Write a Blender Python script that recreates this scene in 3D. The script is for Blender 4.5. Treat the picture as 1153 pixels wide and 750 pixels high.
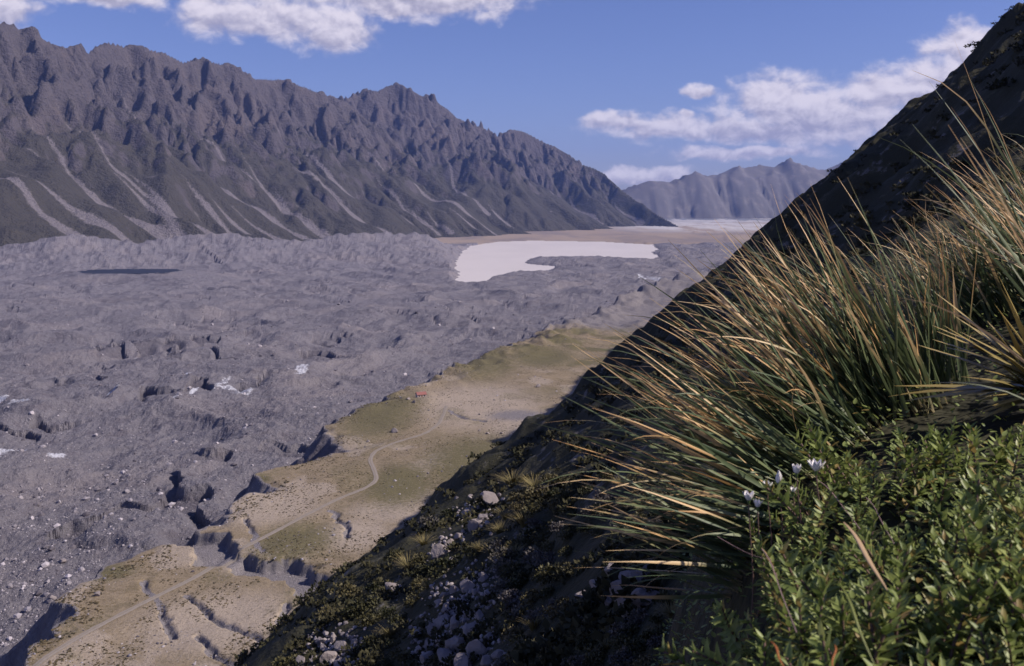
import bpy, math, random
import numpy as np
from mathutils import Matrix, Vector

for _o in list(bpy.data.objects):
    bpy.data.objects.remove(_o, do_unlink=True)
SC = bpy.context.scene
COL = SC.collection
R = math.radians
rng = np.random.default_rng(7)
random.seed(7)

# ------------------------------------------------------------------ camera
# photo pixel frame 1153 x 750, focal length in pixels F, eye-level row HZ
F = 1121.0
CX, HZ = 576.5, 228.0
cam_d = bpy.data.cameras.new('camera')
cam = bpy.data.objects.new('camera', cam_d)
COL.objects.link(cam)
cam_d.sensor_width = 36.0
cam_d.lens = 36.0 * F / 1153.0
cam_d.shift_y = -(375.0 - HZ) / 1153.0
cam.location = (0, 0, 0)
cam.rotation_euler = (R(90), 0, 0)
cam_d.clip_start = 0.05
cam_d.clip_end = 80000
cam_d.dof.use_dof = True
cam_d.dof.focus_distance = 7.0
cam_d.dof.aperture_fstop = 8.0
SC.camera = cam

# ------------------------------------------------------------------ sun, sky
SUN_EL, SUN_AZ = 40.0, 97.0          # azimuth clockwise from +Y (view direction)
sx = math.cos(R(SUN_EL)) * math.sin(R(SUN_AZ))
sy = math.cos(R(SUN_EL)) * math.cos(R(SUN_AZ))
sz = math.sin(R(SUN_EL))
SUNV = np.array([sx, sy, sz])
sun_d = bpy.data.lights.new('sun', 'SUN')
sun_d.energy = 5.0
sun_d.angle = R(0.53)
sun_d.color = (1.0, 0.91, 0.80)
sun = bpy.data.objects.new('sun', sun_d)
COL.objects.link(sun)
sun.rotation_euler = Vector((sx, sy, sz)).to_track_quat('Z', 'Y').to_euler()
SC.view_settings.view_transform = 'Standard'
SC.view_settings.look = 'None'
SC.view_settings.gamma = 1.0
SC.view_settings.exposure = 0.24
SC.cycles.use_denoising = True
SC.cycles.max_bounces = 6
SC.cycles.volume_bounces = 0
SC.cycles.caustics_reflective = False
SC.cycles.caustics_refractive = False


class NT:
    """small node-tree writer"""
    def __init__(s, tree):
        s.t = tree; s.n = tree.nodes; s.l = tree.links

    def node(s, typ, **kw):
        nd = s.n.new(typ)
        for k, v in kw.items():
            setattr(nd, k, v)
        return nd

    def put(s, sock, v):
        if hasattr(v, 'is_output') or hasattr(v, 'links'):
            s.l.new(v, sock)
        elif isinstance(v, (tuple, list)):
            v = tuple(v)
            if len(sock.default_value) == 4 and len(v) == 3:
                v = v + (1.0,)
            sock.default_value = v
        else:
            sock.default_value = v

    def m(s, op, a, b=0.0, c=None, clamp=False):
        nd = s.node('ShaderNodeMath', operation=op, use_clamp=clamp)
        s.put(nd.inputs[0], a); s.put(nd.inputs[1], b)
        if c is not None:
            s.put(nd.inputs[2], c)
        return nd.outputs[0]

    def vm(s, op, a, b=(0, 0, 0)):
        nd = s.node('ShaderNodeVectorMath', operation=op)
        s.put(nd.inputs[0], a); s.put(nd.inputs[1], b)
        return nd.outputs[0]

    def mix(s, f, a, b, blend='MIX'):
        nd = s.node('ShaderNodeMix', data_type='RGBA', blend_type=blend)
        s.put(nd.inputs[0], f); s.put(nd.inputs[6], a); s.put(nd.inputs[7], b)
        return nd.outputs[2]

    def ss(s, x, lo, hi, a=0.0, b=1.0):
        nd = s.node('ShaderNodeMapRange', interpolation_type='SMOOTHSTEP')
        s.put(nd.inputs[0], x); s.put(nd.inputs[1], lo); s.put(nd.inputs[2], hi)
        s.put(nd.inputs[3], a); s.put(nd.inputs[4], b)
        return nd.outputs[0]

    def noise(s, vec, scale, detail=4.0, rough=0.55, dist=0.0):
        nd = s.node('ShaderNodeTexNoise')
        s.put(nd.inputs['Vector'], vec)
        nd.inputs['Scale'].default_value = scale
        nd.inputs['Detail'].default_value = detail
        nd.inputs['Roughness'].default_value = rough
        nd.inputs['Distortion'].default_value = dist
        return nd.outputs['Fac']

    def xyz(s, x, y, z):
        nd = s.node('ShaderNodeCombineXYZ')
        s.put(nd.inputs[0], x); s.put(nd.inputs[1], y); s.put(nd.inputs[2], z)
        return nd.outputs[0]

    def sep(s, v):
        nd = s.node('ShaderNodeSeparateXYZ'); s.put(nd.inputs[0], v)
        return nd.outputs

    def attr(s, name, out='Fac'):
        nd = s.node('ShaderNodeAttribute', attribute_name=name)
        return nd.outputs[out]


# ---- world: Nishita sky with a few fair-weather cumulus in it
world = bpy.data.worlds.new('World')
SC.world = world
world.use_nodes = True
W = NT(world.node_tree)
W.n.clear()
sky = W.node('ShaderNodeTexSky', sky_type='NISHITA')
sky.sun_disc = False
sky.sun_elevation = R(SUN_EL)
sky.sun_rotation = R(SUN_AZ)
sky.altitude = 900.0
sky.air_density = 1.0
sky.dust_density = 1.0
sky.ozone_density = 2.2
tc = W.node('ShaderNodeTexCoord')
dx, dy, dz = W.sep(tc.outputs['Generated'])
az = W.m('ARCTAN2', dx, dy)
el = W.m('ARCSINE', dz)
# clouds as (pixel x, pixel y, half width, half height) turned into azimuth / elevation
CL = [(8, 10, 34, 26), (238, 16, 40, 24), (300, 20, 85, 24), (378, 34, 44, 26), (470, 2, 120, 20), (330, -14, 210, 20), (120, -6, 60, 14),
      (880, 118, 75, 33), (935, 132, 105, 32), (990, 106, 50, 22), (1050, 95, 65, 30), (1095, 58, 55, 30), (1130, 92, 100, 40),
      (840, 146, 105, 14), (745, 143, 72, 15), (700, 138, 50, 9), (725, 198, 62, 10),
      (790, 104, 20, 7), (770, 128, 14, 5), (840, 172, 90, 8)]
cov = None
wv = W.noise(W.xyz(W.m('MULTIPLY', az, 1.0), W.m('MULTIPLY', el, 1.5), 0.0), 26.0, 3.0, 0.5)
wx = W.noise(W.xyz(az, el, 3.7), 30.0, 3.0, 0.5)
azw = W.m('ADD', az, W.m('MULTIPLY', W.m('SUBTRACT', wx, 0.5), 0.05))
elw = W.m('ADD', el, W.m('MULTIPLY', W.m('SUBTRACT', wv, 0.5), 0.024))
body = None
for (px, py, hw, hh) in CL:
    u, v = (px - CX) / F, (HZ - py) / F
    a0 = math.atan(u); e0 = math.atan(v / math.sqrt(1 + u * u))
    k = 1.0 / (1 + u * u)
    ex = W.m('MULTIPLY', W.m('SUBTRACT', azw, a0), 1.0 / (hw / F * k * 1.15))
    ey = W.m('MULTIPLY', W.m('SUBTRACT', elw, e0), 1.0 / (hh / F * 1.15))
    r = W.m('SQRT', W.m('ADD', W.m('MULTIPLY', ex, ex), W.m('MULTIPLY', ey, ey)))
    c = W.m('SUBTRACT', 1.0, r)
    # where in the puff the ray is: +1 at its top, -1 at its base
    b = W.m('MULTIPLY', ey, W.m('MAXIMUM', c, 0.0))
    cov = c if cov is None else W.m('SMOOTH_MAX', cov, c, 0.25)
    body = b if body is None else W.m('ADD', body, b)
# scattered cumulus everywhere else round the horizon, same kind as in view
n0 = W.noise(W.xyz(W.m('MULTIPLY', az, 1.0), W.m('MULTIPLY', el, 2.4), 8.0), 3.2, 2.0, 0.5)
elsew = W.m('MULTIPLY', W.ss(W.m('ABSOLUTE', az), 0.62, 0.85), W.ss(el, 0.5, 0.25))
cov = W.m('MAXIMUM', cov, W.m('SUBTRACT', W.m('MULTIPLY', W.m('MULTIPLY', W.m('SUBTRACT', n0, 0.52), 6.0), elsew), W.m('SUBTRACT', 1.0, elsew)))
nd_ = W.noise(W.xyz(az, W.m('MULTIPLY', el, 1.35), 1.0), 38.0, 6.0, 0.56, 0.25)
nd2 = W.noise(W.xyz(W.m('ADD', az, 0.004), W.m('MULTIPLY', W.m('ADD', el, 0.006), 1.35), 1.0), 38.0, 6.0, 0.56, 0.25)
dens = W.m('ADD', W.m('MULTIPLY', cov, 1.25), W.m('MULTIPLY', W.m('SUBTRACT', nd_, 0.50), 1.7))
alpha = W.m('MULTIPLY', W.ss(dens, -0.16, 0.70), 0.92)
lum = W.m('ADD', W.m('ADD', 0.72, W.m('MULTIPLY', W.m('SUBTRACT', nd_, nd2), 1.6)), W.m('MULTIPLY', body, 0.75))  # lit tops and shaded bases of the clouds, put into the sky colour
lum = W.m('ADD', lum, W.m('MULTIPLY', W.m('SUBTRACT', nd_, 0.5), 0.6))
lum = W.ss(lum, 0.15, 1.15)
ccol = W.mix(lum, (5.8, 5.5, 7.4), (12.6, 11.6, 12.8))
skyc = W.mix(1.0, sky.outputs[0], (1.05, 1.02, 1.55), 'MULTIPLY')
skyc = W.mix(alpha, skyc, ccol)
bg = W.node('ShaderNodeBackground')
W.put(bg.inputs[0], skyc)
bg.inputs[1].default_value = 0.060
wo = W.node('ShaderNodeOutputWorld')
W.l.new(bg.outputs[0], wo.inputs[0])


# ------------------------------------------------------------------ noise
def _hash(ix, iy, seed):
    h = (ix.astype(np.int64) * 374761393 + iy.astype(np.int64) * 668265263 + seed * 1442695041) & 0x7fffffff
    h = ((h ^ (h >> 13)) * 1274126177) & 0x7fffffff
    return h ^ (h >> 16)


def pn(x, y, seed=0):
    x = np.asarray(x, dtype=np.float64); y = np.asarray(y, dtype=np.float64)
    ix = np.floor(x); iy = np.floor(y)
    fx = x - ix; fy = y - iy
    ux = fx * fx * fx * (fx * (fx * 6 - 15) + 10)
    uy = fy * fy * fy * (fy * (fy * 6 - 15) + 10)

    def g(ox, oy):
        a = _hash(ix + ox, iy + oy, seed) * (2 * math.pi / 0x7fffffff)
        return np.cos(a) * (fx - ox) + np.sin(a) * (fy - oy)
    n00 = g(0, 0); n10 = g(1, 0); n01 = g(0, 1); n11 = g(1, 1)
    a = n00 + ux * (n10 - n00); b = n01 + ux * (n11 - n01)
    return (a + uy * (b - a)) * 1.5


def fbm(x, y, octv=4, seed=0, gain=0.5, lac=2.03):
    s = 0.0; a = 1.0
    for i in range(octv):
        s = s + a * pn(x, y, seed + i * 17)
        x = x * lac + 13.1; y = y * lac + 7.7; a *= gain
    return s


def ridged(x, y, octv=4, seed=0, gain=0.5, lac=2.05):
    s = 0.0; a = 1.0; w = 1.0
    for i in range(octv):
        n = 1 - np.abs(pn(x, y, seed + i * 31)); n = n * n
        s = s + a * n * w
        w = np.clip(n * 1.6, 0, 1)
        x = x * lac + 5.3; y = y * lac + 9.1; a *= gain
    return s


def sst(x, lo, hi):
    t = np.clip((x - lo) / (hi - lo), 0, 1)
    return t * t * (3 - 2 * t)


def smax(a, b, k):
    h = np.clip(0.5 + 0.5 * (a - b) / k, 0, 1)
    return b + (a - b) * h + k * h * (1 - h)


def px2w(px, py, z):
    Y = -z * F / (py - HZ)
    return (px - CX) / F * Y, Y


def seg_dist(X, Y, pts, extra=None):
    """distance to a polyline, with the interpolated extra value at the nearest place"""
    best = np.full(X.shape, 1e9); val = np.zeros(X.shape)
    for i in range(len(pts) - 1):
        ax, ay = pts[i][0], pts[i][1]; bx, by = pts[i + 1][0], pts[i + 1][1]
        dx_, dy_ = bx - ax, by - ay
        t = np.clip(((X - ax) * dx_ + (Y - ay) * dy_) / (dx_ * dx_ + dy_ * dy_ + 1e-9), 0, 1)
        d = np.hypot(X - ax - t * dx_, Y - ay - t * dy_)
        k = d < best
        best = np.where(k, d, best)
        if extra is not None:
            val = np.where(k, extra[i] + t * (extra[i + 1] - extra[i]), val)
    return best, val


def poly_sd(X, Y, pts):
    """signed distance to a closed polygon, negative inside"""
    p = list(pts) + [pts[0]]
    d, _ = seg_dist(X, Y, p)
    ins = np.zeros(X.shape, bool)
    for i in range(len(p) - 1):
        x0, y0 = p[i]; x1, y1 = p[i + 1]
        c = ((y0 > Y) != (y1 > Y)) & (X < (x1 - x0) * (Y - y0) / (y1 - y0 + 1e-12) + x0)
        ins ^= c
    return np.where(ins, -d, d)


# ------------------------------------------------------------------ mesh helpers
def mesh_np(name, V, Fc, attrs=None, smooth=True, fv=None):
    """V (n,3); Fc (m,k) int array of equal-size faces"""
    me = bpy.data.meshes.new(name)
    V = np.asarray(V, np.float32); Fc = np.asarray(Fc, np.int32)
    me.vertices.add(len(V)); me.vertices.foreach_set('co', V.ravel())
    m, k = Fc.shape
    me.loops.add(m * k); me.loops.foreach_set('vertex_index', Fc.ravel())
    me.polygons.add(m)
    me.polygons.foreach_set('loop_start', np.arange(0, m * k, k, dtype=np.int32))
    me.polygons.foreach_set('loop_total', np.full(m, k, np.int32))
    me.polygons.foreach_set('use_smooth', np.full(m, smooth, bool))
    me.update(calc_edges=True)
    for an, av in (attrs or {}).items():
        at_ = me.attributes.new(an, 'FLOAT', 'POINT')
        at_.data.foreach_set('value', np.asarray(av, np.float32))
    return me


def link(name, me, mat=None, parent=None, **props):
    o = bpy.data.objects.new(name, me)
    COL.objects.link(o)
    if mat is not None and me is not None and not me.materials:
        me.materials.append(mat)
    if parent is not None:
        o.parent = parent
    for k, v in props.items():
        o[k] = v
    return o


def empty(name, loc, **props):
    o = bpy.data.objects.new(name, None)
    o.empty_display_size = 0.1
    COL.objects.link(o); o.location = loc
    for k, v in props.items():
        o[k] = v
    return o


def grid_faces(nr, nc):
    i = np.arange(nr - 1)[:, None] * nc + np.arange(nc - 1)[None, :]
    return np.stack([i, i + 1, i + nc + 1, i + nc], -1).reshape(-1, 4)


def sub_mesh(name, V, Fc, mask, attrs, mat, smooth=True, **props):
    f = Fc[mask]
    used = np.unique(f)
    remap = np.zeros(len(V), np.int32); remap[used] = np.arange(len(used))
    me = mesh_np(name, V[used], remap[f], {k: a[used] for k, a in attrs.items()}, smooth)
    return link(name, me, mat, **props)


def new_mat(name):
    m = bpy.data.materials.new(name); m.use_nodes = True
    t = NT(m.node_tree); t.n.clear()
    out = t.node('ShaderNodeOutputMaterial')
    bs = t.node('ShaderNodeBsdfPrincipled')
    t.l.new(bs.outputs[0], out.inputs[0])
    bs.inputs['Roughness'].default_value = 0.9
    bs.inputs['Specular IOR Level'].default_value = 0.2
    return m, t, bs


def bump(t, bs, h, strength, dist):
    b = t.node('ShaderNodeBump')
    b.inputs['Strength'].default_value = strength
    b.inputs['Distance'].default_value = dist
    t.put(b.inputs['Height'], h)
    t.l.new(b.outputs[0], bs.inputs['Normal'])
    return b


def pos(t):
    return t.node('ShaderNodeNewGeometry').outputs['Position']


def nz(t):
    return t.sep(t.node('ShaderNodeNewGeometry').outputs['Normal'])[2]

# ================================================================== the land
LAKE_Z, PLAIN_Z, TER_Z = -250.0, -247.0, -150.0
LAKE = [px2w(*p, LAKE_Z) for p in [(508, 321), (516, 310), (512, 296), (520, 284), (530, 277), (560, 272.5), (600, 271), (680, 272.5),
        (735, 275.5), (741, 281), (733, 285), (742, 289), (732, 293), (650, 291), (597, 291.5), (591, 296.5), (622, 300), (621, 305), (590, 309.5), (560, 314), (530, 320)]]
POND_Z = -206.0
POND = [px2w(*p, POND_Z) for p in [(84, 306), (110, 303.5), (150, 303), (195, 303), (203, 305), (185, 307.5), (140, 308), (100, 308)]]
POND_C = (sum(p[0] for p in POND) / 8, sum(p[1] for p in POND) / 8)
# rim of the terrace above the glacier
EDGE = [(-175, -400), (-168, 0), (-166, 250)] + [px2w(*p, TER_Z) for p in [(5, 752), (34, 722), (80, 694), (60, 676), (112, 652), (150, 630), (222, 598), (240, 588), (262, 566), (300, 551), (283, 535), (330, 520), (389, 504), (364, 480), (395, 462),
        (430, 446), (470, 434), (505, 416), (540, 400), (575, 391), (605, 373), (650, 363), (700, 340), (740, 320), (790, 300), (830, 281)]] + [(1500, 7000)]
EX = np.array([e[0] for e in EDGE]); EY = np.array([e[1] for e in EDGE])
# far lateral moraine between the glacier and the mountains: pixel x, pixel y, distance
MOR = [(-160, 268, 3400), (0, 274, 3550), (60, 268, 3600), (102, 262, 3700), (158, 273, 3750), (215, 264, 3900), (258, 263, 3950), (300, 268, 4000), (345, 268, 4100), (392, 264, 4200), (440, 262, 4350), (480, 262.5, 4450), (506, 268, 4600), (522, 274, 5200)]
MORP = [((p[0] - CX) / F * p[2], p[2]) for p in MOR]
MORZ = [(HZ - p[1]) / F * p[2] for p in MOR]
TRACK = [px2w(*p, TER_Z) for p in [(18, 764), (60, 735), (100, 711), (160, 680), (225, 648), (268, 620), (300, 604), (345, 580), (385, 560), (412, 550), (425, 541), (421, 528), (416, 518), (422, 508), (446, 498), (478, 489), (494, 478), (500, 466), (503, 456)]]
GULLY = [px2w(*p, TER_Z) for p in [(205, 606), (230, 606), (255, 628), (285, 636), (318, 640), (352, 662), (400, 690)]]
CHAN = [[px2w(*p, TER_Z) for p in c] for c in (
    [(163, 655), (176, 680), (188, 698), (197, 715)], [(210, 670), (234, 690), (262, 706), (288, 724), (292, 738)],
    [(222, 716), (238, 732), (262, 752)], [(322, 680), (318, 700), (320, 720)], [(278, 584), (288, 606), (294, 622)],
    [(370, 575), (388, 588), (390, 604)], [(505, 462), (520, 470), (545, 474)])]


def hill_z(X, Y):
    d = 2.4 + 3.6 * sst(Y, 7, 26) + 0.010 * np.clip(Y - 150, 0, 1500)
    # bulging shoulder of scrub and scree a stone's throw down the slope
    d = d - 6.6 * sst(Y, 26, 70) * sst(Y, 200, 135) * sst(X - .13 * (Y - 60), 5, -22)
    s = 0.857 * X - 0.248 * Y - d
    # made-up saddle behind the bank: unseen slope lowered to let sun onto the hollow
    s = s - 0.27 * np.clip(X - .12 * Y - 1, 0, 90) * sst(Y, 135, 75)
    big = sst(Y, 50, 320) * sst(s, -152, -112)
    fade = sst(s, -152, -125)
    s = s + fbm(X / 140, Y / 140, 3, 5) * 10.0 * big
    s = s + ridged(X / 60 + .3 * Y / 60, Y / 45, 3, 9) * 7.0 * sst(Y, 60, 220) * fade - 5.0 * sst(Y, 60, 220)
    s = s + fbm(X / 14, Y / 14, 4, 12) * 1.7 * sst(Y, 10, 50) * (.35 + .65 * fade)
    s = s + fbm(X / 3.1, Y / 3.1, 3, 14) * 0.28
    top = 12.0 + 0.203 * np.clip(Y, -60, 1400)  # unseen hilltop kept low so it shadows less of the slope and terrace
    k = 14.0
    return -smax(-s, -np.full(np.shape(s), 1.0) * top, k)


def rib_z(X, Y):
    r = -0.95 + 0.16 * X + 0.022 * np.clip(X, 0, 8) ** 2 + fbm(X / .9, Y / .9, 3, 21) * 0.05
    return r


def rib_m(X, Y):
    e1 = X - 0.235 * Y - 0.04 + fbm(X * .8, Y * .8, 2, 23) * .12
    e2 = (4.2 + 0.9 * X) - Y
    return sst(e1, -.75, 0.18) * sst(e2, -2.6, 0.3)


def ground(X, Y, full=False):
    X = np.asarray(X, float); Y = np.asarray(Y, float)
    # --- glacier, rubble covered
    wx = X + fbm(X / 170, Y / 170, 2, 40) * 40; wy = Y + fbm(X / 170, Y / 170, 2, 41) * 55
    base = -214 - 22 * sst(Y, 1500, 3000) + 10 * sst(-X, 400, 1500)
    hum = (ridged(wx / 230, wy / 270, 3, 42, 0.45) - 1.0) * 14
    hum += fbm(wx / 95, wy / 120, 4, 47, 0.5) * 5.0
    hum += (.5 - np.abs(pn(wx / 62, wy / 75, 51))) * 5.0 + (.5 - np.abs(pn(wx / 27, wy / 31, 52))) * 2.6 * sst(Y, 3000, 1200)
    hum += fbm(X / 21, Y / 21, 6, 53, .66) * 1.7 * (.35 + .65 * sst(Y, 1900, 700))
    # ice cliffs: sudden steps facing away from the sun
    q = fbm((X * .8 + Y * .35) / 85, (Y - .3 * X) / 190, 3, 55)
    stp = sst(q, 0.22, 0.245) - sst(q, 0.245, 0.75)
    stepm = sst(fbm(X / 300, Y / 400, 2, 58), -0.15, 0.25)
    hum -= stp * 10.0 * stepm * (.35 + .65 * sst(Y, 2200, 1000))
    zg = base + hum
    # glacier front sinking to the lake, plain behind it
    out = sst(Y, 5400, 6500)
    zg = zg * (1 - out) + out * (PLAIN_Z + fbm(X / 400, Y / 400, 3, 60) * 2.0)
    # far lateral moraine
    dm, mz = seg_dist(X, Y, MORP, MORZ)
    front = 1.0
    mor = mz - 0.20 * dm - 12 * (1 - np.exp(-dm / 60)) + fbm(X / 130, Y / 130, 4, 62) * 11 + (ridged(X / 55, Y / 90, 3, 65) - 1) * 5
    zg = smax(zg, mor, 14.0)
    # water bodies
    far = Y > 2600
    sd = np.full(X.shape, 1e4)
    if far.any():
        sdl = poly_sd(X[far], Y[far], LAKE) + fbm(X[far] / 60, Y[far] / 90, 3, 70) * 16
        sd[far] = sdl
        sdp = poly_sd(X[far], Y[far], POND) + fbm(X[far] / 40, Y[far] / 40, 3, 75) * 14
        lim = LAKE_Z + 1.0 + np.clip(sdl, -8, 500) * np.where(X[far] < 60, 0.75, 0.28)
        z1 = np.where(sdl > 0, np.minimum(zg[far], lim), LAKE_Z - 6)
        z1 = np.maximum(z1, np.where(sdl > 6, LAKE_Z + 1.2, -999))
        z1 = np.where((sdp < 240), np.minimum(z1, POND_Z + .8 + np.clip(sdp, 0, 999) * .16 + (np.clip(sdp, 0, 999) / 150) ** 2 * 30), z1)
        z1 = np.where((sdp >= 0) & (sdp < 400), np.maximum(z1, POND_Z + .7 - .16 * np.clip(sdp - 15, 0, 999)), z1)
        z1 = np.where(sdp < 0, POND_Z - 4, z1)
        zg[far] = z1
    # --- terrace and its rim
    ex = np.interp(Y, EY, EX) + fbm(X / 30, Y / 22, 3, 80) * 7.0 * sst(Y, 2500, 900) + fbm(X / 120, Y / 120, 2, 83) * 5
    zt = TER_Z + fbm(X / 60, Y / 60, 4, 85) * 1.1
    tk, _ = seg_dist(X, Y, TRACK)
    wX = X + fbm(X / 14, Y / 14, 3, 97) * 1.8; wY = Y + fbm(X / 14, Y / 14, 3, 98) * 1.8
    gd, _ = seg_dist(wX, wY, GULLY)
    # hummocks near the rim, further down the terrace
    hm = sst(Y, 680, 800) * sst(X - ex, 70, 5) + sst(Y, 980, 1080)
    zt = zt + (np.clip(fbm(X / 75, Y / 95, 5, 88, .55) + .3, 0, 2) * 6.0 + (ridged(X / 26 + Y / 90, Y / 60, 3, 89) - .8) * 1.3) * hm - 6 * sst(Y, 1300, 3000) - 92 * sst(Y, 1700, 4300)
    low = sst(Y, 1150, 2200)
    flat = sst(tk, 14, 3)
    zt = zt * (1 - flat) + TER_Z * flat
    gw = 10.0 + fbm(X / 14, Y / 14, 3, 91) * 4.5
    gul = sst(gd, gw, gw * 0.72)
    zt = zt - gul * 5.5 * (1 - 0.45 * sst(tk, 8, 3))
    ch = np.zeros(X.shape)
    for c in CHAN:
        cd, _ = seg_dist(wX, wY, c)
        w = 1.9 + fbm(X / 5, Y / 5, 2, 93) * .8
        ch = np.maximum(ch, np.clip(1 - cd / np.maximum(w, .5), 0, 1))
    zt = zt - ch * 2.0 * (1 - flat)
    s = X - ex
    wall = zt + np.where(s < 0, s * (1.25 + .35 * fbm(X / 18, Y / 18, 2, 95)), 0.0) - 2.0 * sst(s, 9, 0) * (0.5 + fbm(X / 25, Y / 25, 2, 96))
    # rubble apron at the wall's foot
    wall = np.where(s < 0, np.maximum(wall, zt - 34 + s * 0.42), wall)
    z = smax(wall, zg, 3.0)
    ter = (s > 0) & (wall > zg)
    # --- hillside
    zh = hill_z(X, Y)
    apron = zh
    z0 = z
    z = smax(z, apron, 2.5)
    hill = zh > z0 - 0.3
    m = rib_m(X, Y)
    near = (Y < 14) & (X > -8)
    if near.any():
        rz = rib_z(X, Y)
        zz = z + (np.maximum(rz, z) - z) * m
        # steep bank of the rib
        z = np.where(near, zz, z)
    if not full:
        return z
    return dict(z=z, hill=hill, ter=ter & ~hill, s=s, tk=tk, gul=gul, ch=ch, sd=sd, dm=dm, q=q, step=stp * stepm, ex=ex, stepm=stepm)


def at(px, py, y0=1.0, y1=9000.0):
    """where the sight line through a photo pixel meets the land"""
    ys = np.geomspace(y0, y1, 2600)
    u, v = (px - CX) / F, (HZ - py) / F
    z = ground(u * ys, ys)
    h = np.nonzero(z >= v * ys)[0]
    i = h[0] if len(h) else len(ys) - 1
    a, b = (ys[i - 1], ys[i]) if i else (ys[0], ys[0])
    for _ in range(14):
        c = .5 * (a + b)
        if ground(np.array([u * c]), np.array([c]))[0] >= v * c:
            b = c
        else:
            a = c
    return Vector((u * b, b, float(ground(np.array([u * b]), np.array([b]))[0])))


def at_many(spots, y0=1.0, y1=9000.0, n=420):
    ys = np.geomspace(y0, y1, n)[None, :]
    sp = np.asarray(spots, float)
    u = ((sp[:, 0] - CX) / F)[:, None]; v = ((HZ - sp[:, 1]) / F)[:, None]
    YS = np.broadcast_to(ys, (len(sp), n))
    gap = ground((u * ys).ravel(), YS.ravel()).reshape(len(sp), n) - v * ys
    res = []
    for i in range(len(sp)):
        h = np.nonzero(gap[i] >= 0)[0]
        j = max(1, h[0] if len(h) else n - 1)
        g0, g1 = gap[i, j - 1], gap[i, j]
        f = np.clip(-g0 / (g1 - g0 + 1e-9), 0, 1)
        y = ys[0, j - 1] + f * (ys[0, j] - ys[0, j - 1])
        res.append((u[i, 0] * y, y))
    res = np.array(res)
    z = ground(res[:, 0], res[:, 1])
    return [Vector((a, b, c)) for (a, b), c in zip(res, z)]


# fan-shaped sheet from 8 m to 26 km: rows and columns thin out where they are far away
r1 = np.geomspace(7.6, 300, 250)[:-1]
r2 = 205 * 1121 / np.concatenate([np.arange(205 * 1121 / 300, 520, -2.0), np.arange(520, 150, -.85), np.arange(150, 95.0, -1.2), np.arange(95.0, 34.0, -.5)])
r3 = np.geomspace(r2[-1] * 1.03, 26000, 45)
ROWS = np.concatenate([r1, r2, r3])
U = np.concatenate([-np.geomspace(0.56, 1.1, 26)[::-1][:-1], np.arange(-0.56, 0.56, 0.00175), np.geomspace(0.56, 2.2, 60)])
nr, nc = len(ROWS), len(U)
YY, UU = np.meshgrid(ROWS, U, indexing='ij')
XX = (UU * YY).ravel(); YY = YY.ravel()
G = ground(XX, YY, True)
V = np.stack([XX, YY, G['z']], -1)
FC = grid_faces(nr, nc)
fs = lambda a: a[FC].mean(1)
hillf = fs(G['hill'].astype(float)) > .5
terf = (fs(G['ter'].astype(float)) > .5) & ~hillf & (fs(YY) < 6000)
plainf = (fs(YY) > 5900) & ~hillf & ~terf
glacf = ~(hillf | terf | plainf)

# attributes
green = sst(fbm(XX / 55, YY / 75, 4, 101), -.05, .5) * 0.6
g_spots = [(430, 465, 60, 30), (545, 408, 50, 22), (540, 520, 90, 40), (450, 545, 60, 30), (120, 645, 40, 14), (290, 540, 20, 9), (610, 402, 55, 14), (505, 395, 60, 25), (470, 410, 50, 20), (330, 610, 60, 30)]
for (px, py, hw, hh) in g_spots:
    x0, y0 = px2w(px, py, TER_Z); y1 = px2w(px, py - hh, TER_Z)[1]
    green = np.maximum(green, 1.1 * np.exp(-(((XX - x0) / (hw / F * y0)) ** 2 + ((YY - y0) / (y1 - y0)) ** 2)) )
bare = sst(fbm(XX / 35, YY / 50, 4, 111), .05, .55) * .7
b_spots = [(540, 455, 90, 28), (590, 480, 60, 18), (600, 505, 45, 22), (300, 570, 80, 25), (440, 575, 60, 14), (600, 385, 60, 14), (250, 700, 120, 40), (400, 600, 50, 22)]
for (px, py, hw, hh) in b_spots:
    x0, y0 = px2w(px, py, TER_Z); y1 = px2w(px, py - hh, TER_Z)[1]
    bare = np.maximum(bare, 1.0 * np.exp(-(((XX - x0) / (hw / F * y0)) ** 2 + ((YY - y0) / (y1 - y0)) ** 2)))
grav = np.maximum(G['gul'], sst(G['ch'], .05, .5))
for (px, py, hw, hh) in [(585, 468, 55, 9), (625, 470, 30, 10), (600, 500, 30, 12)]:
    x0, y0 = px2w(px, py, TER_Z); y1 = px2w(px, py - hh, TER_Z)[1]
    grav = np.maximum(grav, .75 * np.exp(-(((XX - x0) / (hw / F * y0)) ** 2 + ((YY - y0) / (y1 - y0)) ** 2)))
grav = np.maximum(grav, sst(YY, 1000, 1300) * .85)
green = np.maximum(green, sst(YY, 800, 950) * (.6 + .8 * fbm(XX / 40, YY / 40, 3, 121)))
bare = bare * (1 - .8 * sst(YY, 820, 1000))
grav = np.maximum(grav, sst(G['s'], 5, -1) * .9)
# exposed ice on some of the scarps of the glacier
ice = np.zeros(XX.shape)
for (px, py, hw, hh) in [(8, 512, 16, 13), (64, 507, 8, 5), (30, 459, 20, 4), (95, 397, 6, 5), (153, 400, 5, 3), (124, 445, 6, 4), (200, 453, 5, 3), (257, 439, 9, 3), (340, 423, 9, 4),
                         (250, 435, 6, 6), (282, 438, 4, 3), (218, 445, 4, 4), (723, 303, 4, 3), (735, 304, 16, 2), (210, 425, 5, 4), (2, 455, 10, 4), (272, 440, 14, 4)]:
    x0, y0 = px2w(px, py, -214.0); y1 = px2w(px, py - hh, -214.0)[1]
    ice = np.maximum(ice, 1.6 * np.exp(-(((XX - x0) / (hw / F * y0)) ** 2 + ((YY - y0) / (y1 - y0)) ** 2)))
ATT = dict(green=green, bare=bare, gravel=grav, ice=ice, scarp=G['step'], shore=np.clip(G['sd'] / 100, -1, 9))


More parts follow.
